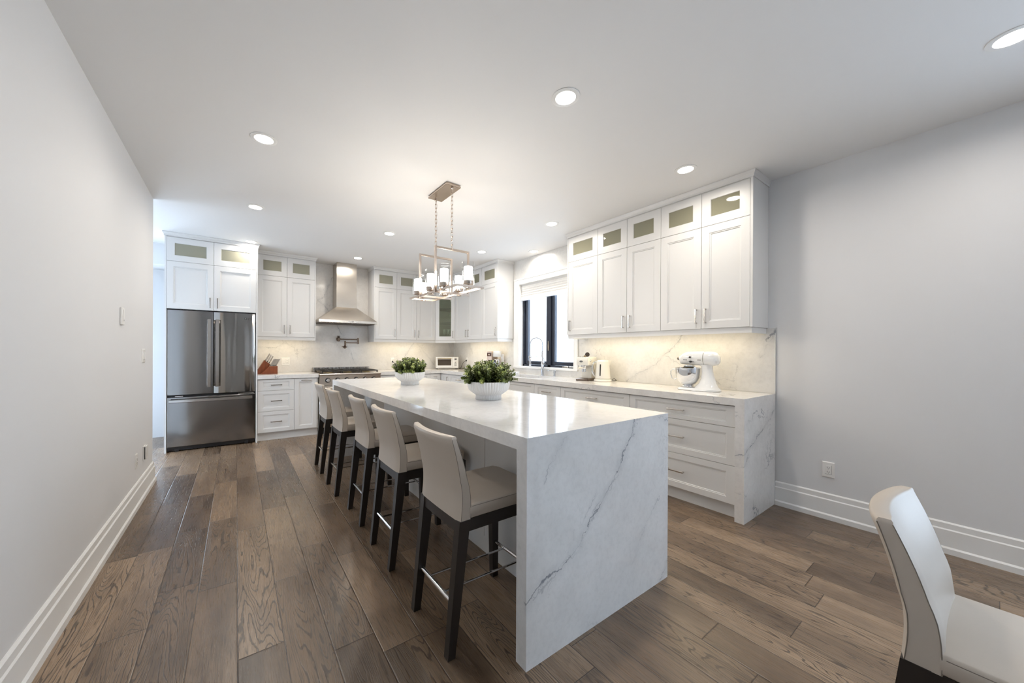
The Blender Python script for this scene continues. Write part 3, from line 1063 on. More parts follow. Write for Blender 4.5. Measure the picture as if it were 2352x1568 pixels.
w.box(-0.665, -0.625, YF - 0.038, YF + 0.01, 0.615, 0.641, 0.004).box(0.13, 0.17, YF - 0.038, YF + 0.01, 0.615, 0.641, 0.004)
w.build('handle', 'pull', dd, 40)
MB().box(-0.690, 0.200, YF + 0.03, YF + 0.06, 0.012, 0.058).box(-0.62, -0.58, YF + 0.02, YF + 0.04, 0.002, 0.03).box(0.09, 0.13, YF + 0.02, YF + 0.04, 0.002, 0.03).build('toe_grille', 'black', fr)
MB().box(-0.62, -0.54, YF + 0.012, YF + 0.05, 0.676, 0.690, 0.003).box(0.02, 0.19, YF + 0.012, YF + 0.05, 0.676, 0.690, 0.003).build('hinge_cover', 'pull', fr)


def text_mesh(s, size, name, mat, parent, mtx, depth=0.0008):
    c = bpy.data.curves.new(name, 'FONT')
    c.body = s
    c.size = size
    c.extrude = depth
    to = bpy.data.objects.new(name + '_tmp', c)
    C.objects.link(to)
    dg = bpy.context.evaluated_depsgraph_get()
    me = bpy.data.meshes.new_from_object(to.evaluated_get(dg))
    bpy.data.objects.remove(to)
    o0 = ORG.get(root_of(parent).name, (0, 0, 0))
    me.transform(Matrix.Translation((-o0[0], -o0[1], -o0[2])) @ mtx)
    me.materials.clear()
    me.materials.append(M[mat])
    o = bpy.data.objects.new(name, me)
    C.objects.link(o)
    o.parent = parent
    return o


FACE_Y = Matrix.Rotation(PI / 2, 4, 'X')
text_mesh('LG', 0.032, 'emblem', 'slot', dr, Matrix.Translation((0.122, YF + 0.0015, 1.668)) @ FACE_Y, 0.003)
MB().tube([(0.098 + 0.013 * math.cos(a * PI / 12), YF - 0.001 + 0.003, 1.681 + 0.013 * math.sin(a * PI / 12)) for a in range(24)], 0.002, 6, closed=True).build('emblem_ring', 'slot', dr)

# ---------------------------------------------------------------- range
rg = thing('gas_range', 'wide stainless gas range with black grates beneath the hood', 'range', (1.46, 6.1, 0), world=True)
rx0, rx1, ry = 1.004, 1.916, 5.775
MB().box(rx0, rx1, ry + 0.035, YS - 0.004, 0.10, 0.895).build('body', 'range_steel', rg)
MB().box(rx0 + 0.01, rx1 - 0.01, ry + 0.08, ry + 0.10, 0.002, 0.10).build('kick_plate', 'black', rg)
w = MB().box(rx0, rx1, ry - 0.02, YS - 0.004, 0.895, 0.913, 0.005)
w.tube([(rx0, ry - 0.018, 0.899), (rx1, ry - 0.018, 0.899)], 0.016, 12)
w.build('cooktop', 'range_steel', rg, 40)
w = MB().prism([(ry - 0.012, 0.882), (ry + 0.035, 0.885), (ry + 0.035, 0.745), (ry + 0.005, 0.745)], 'X', rx0, rx1)
cp = w.build('control_panel', 'range_steel', rg)
for i in range(6):
    kx = rx0 + 0.115 + i * (rx1 - rx0 - 0.23) / 5
    w = MB().lathe([(0.038, 0.004), (0.038, -0.004), (0.034, -0.008)], (kx, ry - 0.004, 0.812), 24, 'Y')
    b_ = w.build('bezel', 'black', cp, 40)
    w = MB().lathe([(0.026, -0.008), (0.026, -0.040), (0.022, -0.044)], (kx, ry - 0.004, 0.812), 20, 'Y').box(kx - 0.005, kx + 0.005, ry - 0.056, ry - 0.01, 0.786, 0.838, 0.002)
    w.build('knob', 'pull', cp, 40)
w = MB().box(rx0 + 0.004, rx1 - 0.004, ry, ry + 0.035, 0.185, 0.735, 0.004)
od = w.build('oven_door', 'range_steel', rg)
MB().box(rx0 + 0.17, rx1 - 0.17, ry - 0.002, ry + 0.006, 0.33, 0.60, 0.001).build('window', 'oven_glass', od)
MB().tube([(rx0 + 0.03, ry - 0.055, 0.695), (rx1 - 0.03, ry - 0.055, 0.695)], 0.013, 12).box(rx0 + 0.05, rx0 + 0.075, ry - 0.05, ry, 0.685, 0.705).box(rx1 - 0.075, rx1 - 0.05, ry - 0.05, ry, 0.685, 0.705).build('handle', 'pull', od, 40)
MB().box(rx0 + 0.004, rx1 - 0.004, ry + 0.006, ry + 0.035, 0.105, 0.178, 0.003).build('lower_panel', 'range_steel', rg)
for g_ in range(3):
    gx0 = rx0 + 0.035 + g_ * 0.284
    gx1 = gx0 + 0.272
    w = MB()
    y0, y1, zg_ = ry + 0.03, YS - 0.10, 0.945
    for yy in (y0, (y0 + y1) / 2, y1):
        w.bar((gx0, yy, zg_), (gx1, yy, zg_), 0.014, 0.014)
    for xx in (gx0 + 0.007, (gx0 + gx1) / 2, gx1 - 0.007):
        w.bar((xx, y0, zg_), (xx, y1, zg_), 0.014, 0.014)
    for yy in ((y0 * 3 + y1) / 4, (y0 + y1 * 3) / 4):
        cx_ = (gx0 + gx1) / 2
        for k_ in range(8):
            a_ = k_ * PI / 4 + PI / 8
            w.bar((cx_ + 0.035 * math.cos(a_), yy + 0.035 * math.sin(a_), zg_), (cx_ + 0.12 * math.cos(a_), yy + 0.12 * math.sin(a_), zg_), 0.010, 0.014)
    for xx in (gx0 + 0.01, gx1 - 0.01):
        for yy in (y0, y1):
            w.box(xx - 0.007, xx + 0.007, yy - 0.007, yy + 0.007, 0.912, 0.945)
    w.build('grate', 'iron', rg)
    for yy in ((y0 * 3 + y1) / 4, (y0 + y1 * 3) / 4):
        MB().lathe([(0.050, 0.913), (0.050, 0.922), (0.036, 0.923), (0.036, 0.931), (0.030, 0.934)], ((gx0 + gx1) / 2, yy, 0), 24).build('burner', 'gold', rg, 40)
w = MB().box(rx0 + 0.005, rx1 - 0.005, YS - 0.058, YS - 0.048, 0.913, 0.985).box(rx0 + 0.005, rx1 - 0.005, YS - 0.048, YS - 0.006, 0.975, 0.985)
bgd = w.build('back_guard', 'range_steel', rg)
w = MB()
for i in range(44):
    xx = rx0 + 0.03 + i * (rx1 - rx0 - 0.06) / 43
    w.box(xx - 0.005, xx + 0.005, YS - 0.0595, YS - 0.0575, 0.952, 0.980)
tag(w.build('vent_slots', 'slot', bgd), kind='stuff')

# hood
hd = thing('range_hood', 'stainless chimney range hood on the stone wall above the range', 'hood', (1.463, 6.42, 1.69), world=True)
hx0, hx1, hy0, hy1 = 1.022, 1.907, 5.93, YS - 0.001
cx0, cx1, cy0 = 1.318, 1.637, 6.156
def rect(x0, x1, y0, y1, z):
    return [(x0, y0, z), (x1, y0, z), (x1, y1, z), (x0, y1, z)]
MB().rings([rect(hx0, hx1, hy0, hy1, 1.700), rect(hx0, hx1, hy0, hy1, 1.738), rect(hx0 + 0.002, hx1 - 0.002, hy0 + 0.002, hy1, 1.740),
            rect(cx0 - 0.002, cx1 + 0.002, cy0 - 0.002, hy1, 1.966)], cap0=False).build('canopy', 'hood_steel', hd)
MB().box(cx0 + 0.003, cx1 - 0.003, cy0 + 0.003, hy1, 2.285, H - 0.002).build('upper_chimney', 'hood_steel', hd)
MB().box(cx0, cx1, cy0, hy1, 1.966, 2.290).build('lower_chimney', 'hood_steel', hd)
MB().box(hx0 + 0.004, hx1 - 0.004, hy0 + 0.004, hy1, 1.700, 1.704).build('underside', 'range_steel', hd)
for i in range(3):
    xa = hx0 + 0.03 + i * 0.279
    w = MB()
    for j in range(14):
        w.box(xa + j * 0.0195, xa + j * 0.0195 + 0.010, hy0 + 0.04, hy1 - 0.06, 1.690, 1.700)
    w.build('baffle_filter', 'bronze', hd)
for i, q in enumerate((-0.06, -0.03, 0.0, 0.03, 0.06)):
    MB().lathe([(0.0075, 0), (0.0075, -0.004), (0.005, -0.006)], (1.52 + q, hy0, 1.719), 12, 'Y').build('button', 'slot' if i == 2 else 'plate', hd)

# pot filler
pf = thing('pot_filler', 'folded bronze pot filler tap on the stone above the range', 'tap', (1.40, YS, 1.44), world=True)
w = MB().lathe([(0.032, 0), (0.032, -0.010), (0.016, -0.014), (0.016, -0.055)], (1.402, YS, 1.452), 20, 'Y').lathe([(0.016, 1.415), (0.021, 1.425), (0.021, 1.475), (0.015, 1.485), (0.012, 1.495)], (1.402, YS - 0.055, 0), 16)
w.build('mount', 'bronze', pf, 40)
MB().tube([(1.40, YS - 0.055, 1.497), (1.375, YS - 0.055, 1.502), (1.425, YS - 0.055, 1.502)], 0.006, 8).build('lever', 'bronze', pf, 40)
w = MB().tube([(1.42, YS - 0.055, 1.453), (1.705, YS - 0.075, 1.453)], 0.0085, 10).lathe([(0.012, 1.375), (0.016, 1.385), (0.016, 1.468), (0.012, 1.478)], (1.712, YS - 0.076, 0), 14)
w.build('inner_arm', 'bronze', pf, 40)
w = MB().tube([(1.70, YS - 0.08, 1.393), (1.50, YS - 0.115, 1.393)], 0.0085, 10).lathe([(0.013, 1.345), (0.015, 1.352), (0.015, 1.415), (0.011, 1.422)], (1.492, YS - 0.117, 0), 14)
w.lathe([(0.010, 1.347), (0.030, 1.325), (0.032, 1.316), (0.014, 1.300), (0.012, 1.294)], (1.487, YS - 0.118, 0), 14).tube([(1.487, YS - 0.118, 1.322), (1.437, YS - 0.125, 1.330)], 0.005, 8)
w.build('outer_arm', 'bronze', pf, 40)

# ---------------------------------------------------------------- island
ix0, ix1, iy0, iy1 = 0.927, 1.969, 1.054, 4.515
ist = thing('island_worktop', 'large veined quartz island top with waterfall ends to the floor', 'worktop', ((ix0 + ix1) / 2, (iy0 + iy1) / 2, 0), world=True)
MB().prism([(iy0, ZC), (iy1, ZC), (iy1 - 0.062, 0.858), (iy0 + 0.062, 0.858)], 'X', ix0, ix1).build('top', 'island_stone', ist)
MB().prism([(iy0, 0.001), (iy0 + 0.062, 0.001), (iy0 + 0.062, 0.858), (iy0, ZC)], 'X', ix0, ix1).build('waterfall_end', 'island_stone', ist)
MB().prism([(iy1, 0.001), (iy1 - 0.062, 0.001), (iy1 - 0.062, 0.858), (iy1, ZC)], 'X', ix0, ix1).build('waterfall_end', 'island_stone', ist)
isl = thing('island_cabinet', 'white island cabinet set back under the quartz top, behind the stools', 'cabinet', (1.58, 2.8, 0), world=True)
px = 1.262
MB().box(px + 0.021, ix1 - 0.045, iy0 + 0.064, iy1 - 0.064, TOE, 0.857).box(px + 0.010, ix1 - 0.10, iy0 + 0.064, iy1 - 0.064, 0.001, TOE).build('body', 'cabinet', isl)
ys_ = (iy0 + 0.064, 1.83, 2.75, 3.69, iy1 - 0.064)
for a_, b_ in zip(ys_, ys_[1:]):
    w = MB().panel(-(b_ - 0.002), -(a_ + 0.002), 0.108, 0.855, px, flat=True)
    bmesh.ops.transform(w.b, matrix=Matrix.Rotation(R90, 4, 'Z'), verts=w.b.verts)
    w.build('back_panel', 'cabinet', isl)
for i in range(4):
    a_ = iy0 + 0.064 + i * 0.833
    w = MB().panel(a_ + 0.002, a_ + 0.831, 0.108, 0.853, -(ix1 - 0.024))
    bmesh.ops.transform(w.b, matrix=Matrix.Rotation(PI / 2, 4, 'Z'), verts=w.b.verts)
    do = w.build('door', 'cabinet', isl)
# ---------------------------------------------------------------- stools and chair
def chair_parts(root, z0, seat_z, back_z, hw, xb, xf, foot=True, lean=0.045, thick=0.06):
    """facing +x; z0 underside of upholstery, hw half width, xb/xf rear and front x at the seat"""
    zt = seat_z
    # backrest, curved in plan and leaning back
    ns, nw = 14, 12
    front, back = [], []
    def prof(s):
        z = z0 + (back_z - z0) * s
        f = max(0.0, (s - 0.35) / 0.65)
        xo = xb + 0.006 * math.sin(PI * min(1, s / 0.5)) - lean * f ** 1.5
        th = thick * (1.0 - 0.42 * s)
        cv = 0.030 * (0.15 + 0.85 * s)
        return z, xo, th, cv
    rings = []
    for i in range(ns + 1):
        s = i / ns
        z, xo, th, cv = prof(s)
        hwz = hw * (0.985 + 0.015 * s)
        ring = []
        ed = 0.006
        for j in range(nw + 1):
            y = -hwz + 2 * hwz * j / nw
            c = cv * (1 - (y / hwz) ** 2)
            xx = xo - c + (ed if j in (0, nw) else 0)
            ring.append((xx, y, z))
        for j in range(nw, -1, -1):
            y = -hwz + 2 * hwz * j / nw
            c = cv * (1 - (y / hwz) ** 2)
            ring.append((xo + th - c * 0.9 - (ed if j in (0, nw) else 0), y, z))
        rings.append(ring)
    # rounded top
    z, xo, th, cv = prof(1.0)
    for q in (0.35, 0.7):
        ring = []
        for (x, y, zz_) in rings[ns]:
            ym = y * (1 - 0.03 * q)
            c = cv * (1 - (y / hw) ** 2)
            mid = xo - c + th / 2
            ring.append((mid + (x - mid) * (1 - 0.55 * q * q), ym, z + 0.012 * math.sin(q * PI / 2)))
        rings.append(ring)
    w = MB().rings(rings)
    bk = w.build('backrest', 'leather', root, 50)
    # piping on the four upright edges
    for sy in (-1, 1):
        for side in (0, 1):
            pts = []
            for i in range(0, ns + 1):
                z, xo, th, cv = prof(i / ns)
                y = sy * (hw * (0.985 + 0.015 * i / ns) + 0.0005)
                pts.append((xo + (0.007 if side == 0 else th - 0.007), y, z))
            MB().tube(pts, 0.0012, 6).build('piping', 'seam', bk, 40)
    # seat
    w = MB()
    x0_, x1_ = xb + thick - 0.010, xf
    for_r = []
    bz = [(0.0, 0.012), (0.008, 0.002), (zt - z0 - 0.016, 0.0), (zt - z0 - 0.006, 0.003), (zt - z0, 0.012)]
    for dz, ins in bz:
        for_r.append([(x0_, -hw + ins, z0 + dz), (x1_ - 0.03, -hw + ins, z0 + dz), (x1_ - 0.006 - ins, -hw + ins + 0.02, z0 + dz), (x1_ - ins, -hw + 0.05, z0 + dz),
                      (x1_ - ins, hw - 0.05, z0 + dz), (x1_ - 0.006 - ins, hw - ins - 0.02, z0 + dz), (x1_ - 0.03, hw - ins, z0 + dz), (x0_, hw - ins, z0 + dz)])
    w.rings(for_r)
    st = w.build('seat', 'leather', root, 50)
    for sy in (-1, 1):
        MB().tube([(xb + thick, sy * (hw - 0.002), zt - 0.009), (x1_ - 0.03, sy * (hw - 0.002), zt - 0.009)], 0.0012, 6).build('piping', 'seam', st, 40)
    # legs and apron
    ly = hw - 0.021
    for sy in (-1, 1):
        MB().frustum((xb - 0.034, sy * ly, 0.0), (0.017, 0.017), (xb + 0.026, sy * ly, z0 + 0.001), (0.026, 0.021)).build('leg', 'espresso', root)
        MB().frustum((xf - 0.022, sy * ly, 0.0), (0.017, 0.017), (xf - 0.030, sy * ly, z0 + 0.001), (0.024, 0.021)).build('leg', 'espresso', root)
    w = MB()
    za, zb_ = z0 - 0.052, z0
    w.box(xb + 0.002, xb + 0.026, -ly, ly, za, zb_).box(xf - 0.050, xf - 0.026, -ly, ly, za, zb_)
    w.box(xb + 0.02, xf - 0.04, -ly - 0.012, -ly + 0.010, za, zb_).box(xb + 0.02, xf - 0.04, ly - 0.010, ly + 0.012, za, zb_)
    w.build('apron', 'espresso', root)
    if foot:
        zf = 0.205
        xr = xb - 0.034 + 0.060 * zf / z0
        xq = xf - 0.022 - 0.008 * zf / z0
        w = MB()
        w.tube([(xr, -ly, zf), (xr, ly, zf)], 0.0095, 12).tube([(xq, -ly, zf - 0.008), (xq, ly, zf - 0.008)], 0.0095, 12)
        for yy in (-0.068, 0.068):
            w.tube([(xr, yy, zf), (xq, yy, zf - 0.008)], 0.0055, 8)
        w.build('footrest', 'chrome', root, 40)


ST = [(0.962, 1.455, 'greige leather bar stool nearest the big veined end of the island'),
      (0.975, 2.167, 'second greige leather bar stool from the veined end of the island'),
      (0.985, 2.790, 'middle one of the five greige leather bar stools along the island'),
      (0.955, 3.458, 'fourth greige leather bar stool from the veined end, second from the range'),
      (0.965, 4.147, 'greige leather bar stool at the far island end, beside the range')]
s0 = thing('bar_stool', ST[0][2], 'bar stool', (ST[0][0], ST[0][1], 0), 0, 'leather bar stools along the island')
chair_parts(s0, 0.550, 0.612, 0.895, 0.190, -0.212, 0.245)
for x, y, lb in ST[1:]:
    dup(s0, (x, y, 0), random.uniform(-0.015, 0.015), lb)
dc = thing('dining_chair', 'greige leather dining chair with its high curved back by the baseboard outlet', 'chair', (1.628, -0.082, 0), R90)
chair_parts(dc, 0.455, 0.508, 0.798, 0.205, -0.225, 0.235, foot=False, lean=0.050, thick=0.075)

# ---------------------------------------------------------------- potted plants
def potted(label, loc, rim, seed, height, spread, squash=1.0):
    rnd = random.Random(seed)
    t = thing('potted_plant', label, 'plant', loc, rnd.uniform(0, 6), 'potted plants on the island')
    k_ = rim / 0.160
    foot = 0.098 * k_
    hf, hr = 0.034, 0.128
    prof = [(foot * 0.97, 0.0), (foot, 0.003), (foot * 0.985, hf * 0.6), (foot * 0.99, hf), (foot * 1.12, hf + 0.006), (rim * 0.80, hf + 0.018), (rim * 0.93, hf + 0.036), (rim * 0.985, hf + 0.060), (rim, hr - 0.006),
            (rim * 0.995, hr), (rim * 0.95, hr), (rim * 0.94, hr - 0.02), (rim * 0.85, 0.060)]
    MB().lathe(prof, (0, 0, 0), 192, flute=(48, 0.030)).build('pot', 'ceramic', t, 60)
    MB().lathe([(0.001, hr - 0.012), (rim * 0.925, hr - 0.016), (rim * 0.925, hr - 0.03)], (0, 0, 0), 40).build('soil', 'soil', t, 40)
    b = bmesh.new()
    lay = b.loops.layers.color.new('leaf_tone')
    sb = MB()
    def leaf(p, dirn, nrm, L, W, tone):
        dirn = dirn.normalized()
        sd = dirn.cross(nrm)
        if sd.length < 1e-4: return
        sd.normalize()
        nn = sd.cross(dirn).normalized()
        pts = [p, p + dirn * L * 0.35 + sd * W * 0.5 + nn * W * 0.12, p + dirn * L * 0.75 + sd * W * 0.42 + nn * W * 0.1, p + dirn * L + nn * (-0.08 * L),
               p + dirn * L * 0.75 - sd * W * 0.42 + nn * W * 0.1, p + dirn * L * 0.35 - sd * W * 0.5 + nn * W * 0.12]
        mid = p + dirn * L * 0.55
        vv = [b.verts.new(q) for q in pts]
        vm_ = b.verts.new(mid)
        for i in range(6):
            f = b.faces.new((vv[i], vv[(i + 1) % 6], vm_))
            f.smooth = True
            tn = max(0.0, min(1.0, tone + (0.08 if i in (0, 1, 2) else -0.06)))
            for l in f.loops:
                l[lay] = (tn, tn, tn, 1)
    nst = 170
    for i in range(nst):
        a = rnd.uniform(0, 2 * PI)
        r0 = rim * 0.82 * math.sqrt(rnd.random())
        out = r0 / (rim * 0.82)
        base_p = Vector((r0 * math.cos(a), r0 * math.sin(a), hr - 0.02))
        lean_ = out * rnd.uniform(0.5, 1.15) * spread
        tip_h = height * rnd.choice((0.55, 0.7, 0.8, 0.9, 1.0, 1.08)) * (1 - 0.42 * out ** 2.2) + 0.03
        tip = Vector(((r0 + lean_) * math.cos(a), (r0 + lean_) * math.sin(a), hr - 0.02 + tip_h))
        if out > 0.78 and rnd.random() < 0.40:
            tip.z = hr - 0.02 + tip_h * 0.30
        mid = base_p.lerp(tip, 0.5) + Vector((0, 0, 0.25 * tip_h))
        pts = []
        for j in range(6):
            q = j / 5
            pts.append((1 - q) ** 2 * base_p + 2 * q * (1 - q) * mid + q * q * tip)
        sb.tube([tuple(q) for q in pts], 0.0011, 4)
        nlf = 13
        tone0 = rnd.uniform(0.25, 0.75)
        for j in range(nlf):
            q = 0.06 + 0.94 * j / (nlf - 1)
            p = (1 - q) ** 2 * base_p + 2 * q * (1 - q) * mid + q * q * tip
            tg = (2 * (1 - q) * (mid - base_p) + 2 * q * (tip - mid)).normalized()
            for kk in range(2):
                az = j * 1.57 + kk * PI + rnd.uniform(-0.4, 0.4)
                ax1 = tg.orthogonal().normalized()
                ax2 = tg.cross(ax1)
                outd = ax1 * math.cos(az) + ax2 * math.sin(az)
                L_ = rnd.uniform(0.016, 0.027) * (1.15 - 0.4 * q)
                dirn = outd * rnd.uniform(0.8, 1.1) + tg * rnd.uniform(0.35, 0.9)
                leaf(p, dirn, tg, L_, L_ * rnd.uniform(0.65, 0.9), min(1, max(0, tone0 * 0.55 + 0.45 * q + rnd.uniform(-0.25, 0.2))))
    me = bpy.data.meshes.new('foliage')
    b.to_mesh(me)
    b.free()
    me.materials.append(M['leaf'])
    fo = bpy.data.objects.new('foliage', me)
    C.objects.link(fo)
    fo.parent = t
    sb.build('stem', 'stem', fo)
    return t


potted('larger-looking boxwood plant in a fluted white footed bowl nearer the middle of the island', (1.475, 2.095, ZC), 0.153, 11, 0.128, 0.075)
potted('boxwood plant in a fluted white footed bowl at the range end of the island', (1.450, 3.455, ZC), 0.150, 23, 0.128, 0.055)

# ---------------------------------------------------------------- chandelier
ch = thing('chandelier', 'rectangular brushed nickel chandelier with glass candle cylinders over the island', 'chandelier', (1.517, 2.862, H), world=True)
MB().box(1.452, 1.582, 2.690, 3.034, H - 0.012, H - 0.001).box(1.446, 1.588, 2.684, 3.040, H - 0.026, H - 0.011, 0.002).build('canopy', 'nickel', ch)
cy_ = (2.712, 3.018)
bw = 0.016
rxa, rxb, rya, ryb, rz_ = 1.397, 1.637, 2.415, 3.318, 1.772
w = MB()
w.bar((rxa, rya + bw / 2, rz_), (rxa, ryb - bw / 2, rz_), bw).bar((rxb, rya + bw / 2, rz_), (rxb, ryb - bw / 2, rz_), bw)
w.bar((rxa - bw / 2, rya, rz_), (rxb + bw / 2, rya, rz_), bw).bar((rxa - bw / 2, ryb, rz_), (rxb + bw / 2, ryb, rz_), bw)
w.build('tray_frame', 'nickel', ch)
for yy in cy_:
    w = MB()
    xa, xb, za, zb_ = 1.360, 1.682, 1.756, 2.132
    w.bar((xa, yy, za - bw / 2), (xa, yy, zb_ + bw / 2), bw).bar((xb, yy, za - bw / 2), (xb, yy, zb_ + bw / 2), bw)
    w.bar((xa + bw / 2, yy, za), (xb - bw / 2, yy, za), bw).bar((xa + bw / 2, yy, zb_), (xb - bw / 2, yy, zb_), bw)
    w.build('hoop', 'nickel', ch)
    w = MB()
    zt_, zb2 = H - 0.026, 2.139
    w.lathe([(0.012, zt_), (0.012, zt_ - 0.012), (0.004, zt_ - 0.018)], (1.517, yy, 0), 12)
    n_ = 15
    pitch = (zt_ - 0.012 - zb2) / n_
    for i in range(n_):
        zc = zt_ - 0.012 - pitch * (i + 0.5)
        hl, hwid = pitch * 0.62, 0.009
        lp = []
        for (su, sv) in ((1, 1), (1, -1), (-1, -1), (-1, 1)):
            for q in range(3):
                aa = {(1, 1): PI / 2, (1, -1): 0, (-1, -1): -PI / 2, (-1, 1): PI}[(su, sv)] - q * PI / 4
                uu = su * (hwid - 0.004) + 0.004 * math.cos(aa)
                vv = sv * (hl - 0.004) + 0.004 * math.sin(aa)
                lp.append((1.517 + (uu if i % 2 else 0), yy + (0 if i % 2 else uu), zc + vv))
        w.tube(lp, 0.0021, 6, closed=True)
    w.build('chain', 'nickel', ch, 40)
CY = [((rxa + rxb) / 2, rya + 0.03), (rxa, 2.625), (rxa, 2.872), (rxa, 3.140), (rxb, 2.800), (rxb, 3.065), ((rxa + rxb) / 2, ryb - 0.03)]
for (x, y) in CY:
    zb_ = rz_ + bw / 2
    cup = MB().lathe([(0.014, zb_), (0.016, zb_ + 0.006), (0.041, zb_ + 0.008), (0.043, zb_ + 0.012), (0.043, zb_ + 0.040), (0.038, zb_ + 0.040)], (x, y, 0), 28).lathe(
        [(0.026, zb_ - bw - 0.010), (0.026, zb_ - bw - 0.004), (0.010, zb_ - bw)], (x, y, 0), 20)
    co = cup.build('candle_cup', 'nickel', ch, 30)
    MB().lathe([(0.0345, zb_ + 0.036), (0.0345, zb_ + 0.148), (0.031, zb_ + 0.153)], (x, y, 0), 24).build('candle_sleeve', 'candle', co, 40)
    MB().lathe([(0.0475, zb_ + 0.012), (0.0500, zb_ + 0.012), (0.0500, zb_ + 0.188), (0.0475, zb_ + 0.188)], (x, y, 0), 36, cap0=False, cap1=False).build('glass_cylinder', 'clear', co, 40)

# ---------------------------------------------------------------- recessed lights
POTS = [(0.148, 2.878, 'over the walkway beside the middle stools'), (1.519, 1.411, 'above the veined end of the island'), (2.885, -0.040, 'cut by the top corner of the photo'),
        (2.887, 1.416, 'in front of the last wall cabinet above the stand mixer'), (0.151, 4.290, 'over the walkway in front of the refrigerator'), (2.895, 2.890, 'in front of the cabinet beside the window'),
        (1.526, 4.291, 'above the range end of the island'), (0.153, 5.690, 'just in front of the refrigerator surround'), (1.532, 5.705, 'in front of the hood chimney'),
        (2.890, 4.289, 'in front of the coffee maker wall cabinets'), (3.480, 3.829, 'over the sink and window')]
p0 = None
for i, (x, y, wh) in enumerate(POTS):
    lb = 'round white recessed ceiling light ' + wh
    if p0 is None:
        p0 = thing('recessed_light', lb, 'ceiling light', (x, y, H), 0, 'recessed ceiling lights')
        MB().lathe([(0.078, 0.0), (0.078, -0.003), (0.068, -0.006), (0.056, -0.0055), (0.054, -0.001)], (0, 0, 0), 48, cap0=False, cap1=False).build('trim_ring', 'trim', p0, 40)
        MB().lathe([(0.001, -0.0035), (0.054, -0.0035), (0.0545, -0.001)], (0, 0, 0), 40, cap1=False).build('lens', 'bulb', p0, 40)
        r = p0
    else:
        r = dup(p0, (x, y, H), 0, lb)
    lamp('downlight', r, (0, 0, -0.008), POT * {10: 0.4, 7: 0.35}.get(i, 1.0), (1.0, 0.92, 0.81), size=0.10, spread=math.radians(165))

# ---------------------------------------------------------------- plates on the walls
def plate(label, loc, rotz, gang, kind, w=None, h=0.117):
    """faces -y locally"""
    w = w or (0.071 + 0.046 * (gang - 1))
    t = thing('switch_plate' if kind != 'outlet' else 'outlet_plate', label, 'outlet' if 'outlet' in kind else 'switch', loc, rotz)
    m_ = MB().rings([[(sx * (w / 2 - i_), y, sz * (h / 2 - i_)) for sx, sz in ((-1, -1), (1, -1), (1, 1), (-1, 1))] for y, i_ in ((0, 0), (-0.003, 0), (-0.006, 0.005))])
    m_.build('cover', 'plate', t)
    for g_ in range(gang):
        gx = (g_ - (gang - 1) / 2) * 0.046
        out = kind == 'outlet' or (kind == 'mixed_outlet' and g_ == 1)
        f = MB().box(gx - 0.0165, gx + 0.0165, -0.008, -0.005, -0.033, 0.033, 0.001).build('socket' if out else 'rocker', 'plate', t)
        e_ = MB()
        e_.box(gx - 0.0180, gx + 0.0180, -0.0068, -0.0058, -0.0345, -0.0332).box(gx + 0.0168, gx + 0.0180, -0.0068, -0.0058, -0.0345, 0.0345)
        if out:
            for zo in (0.013, -0.018):
                e_.box(gx - 0.0075, gx - 0.0050, -0.0086, -0.0078, zo, zo + 0.008).box(gx + 0.0050, gx + 0.0075, -0.0086, -0.0078, zo, zo + 0.007)
                e_.box(gx - 0.0022, gx + 0.0022, -0.0086, -0.0078, zo - 0.008, zo - 0.004)
        e_.build('slots', 'slot', f)
    return t


plate('white duplex outlet low on the bare wall above the baseboard, near the dining chair', (XW, 0.728, 0.372), R90, 1, 'outlet')
plate('white switch and outlet plate on the stone beside the knife block', (0.628, YS, 1.086), 0, 2, 'mixed_outlet')
plate('white outlet with a black plug on the stone behind the plant at the range end', (2.350, YS, 1.075), 0, 1, 'outlet')
plate('white outlet on the stone beside the toaster oven', (XS, 5.90, 1.075), R90, 1, 'outlet')
plate('white double rocker switch at the end of the long painted wall', (XL, 4.205, 1.205), PI / 2, 2, 'switch')
plate('white outlet low at the end of the long painted wall', (XL, 3.945, 0.368), PI / 2, 1, 'outlet')
t = thing('intercom_panel', 'slim white control panel with a slider at eye height on the painted wall', 'switch', (XL, 3.487, 1.487), PI / 2)
MB().box(-0.036, 0.036, -0.012, 0, -0.060, 0.060, 0.003).build('cover', 'plate', t)
MB().box(-0.016, 0.016, -0.015, -0.011, -0.034, 0.048, 0.002).build('slider', 'plate', t)
MB().box(-0.003, 0.003, -0.0158, -0.0145, -0.030, -0.024).build('indicator', 'slot', t)
t = thing('vacuum_inlet', 'white flapped central vacuum inlet low on the painted wall, next to the outlet', 'vent', (XL, 4.245, 0.366), PI / 2)
MB().box(-0.040, 0.040, -0.008, 0, -0.062, 0.062, 0.002).build('cover', 'plate', t)
MB().box(-0.034, 0.037, -0.020, -0.010, -0.050, 0.060, 0.002).build('flap', 'plate', t)
MB().box(-0.037, -0.034, -0.014, -0.008, -0.050, 0.055).build('gap', 'slot', t)

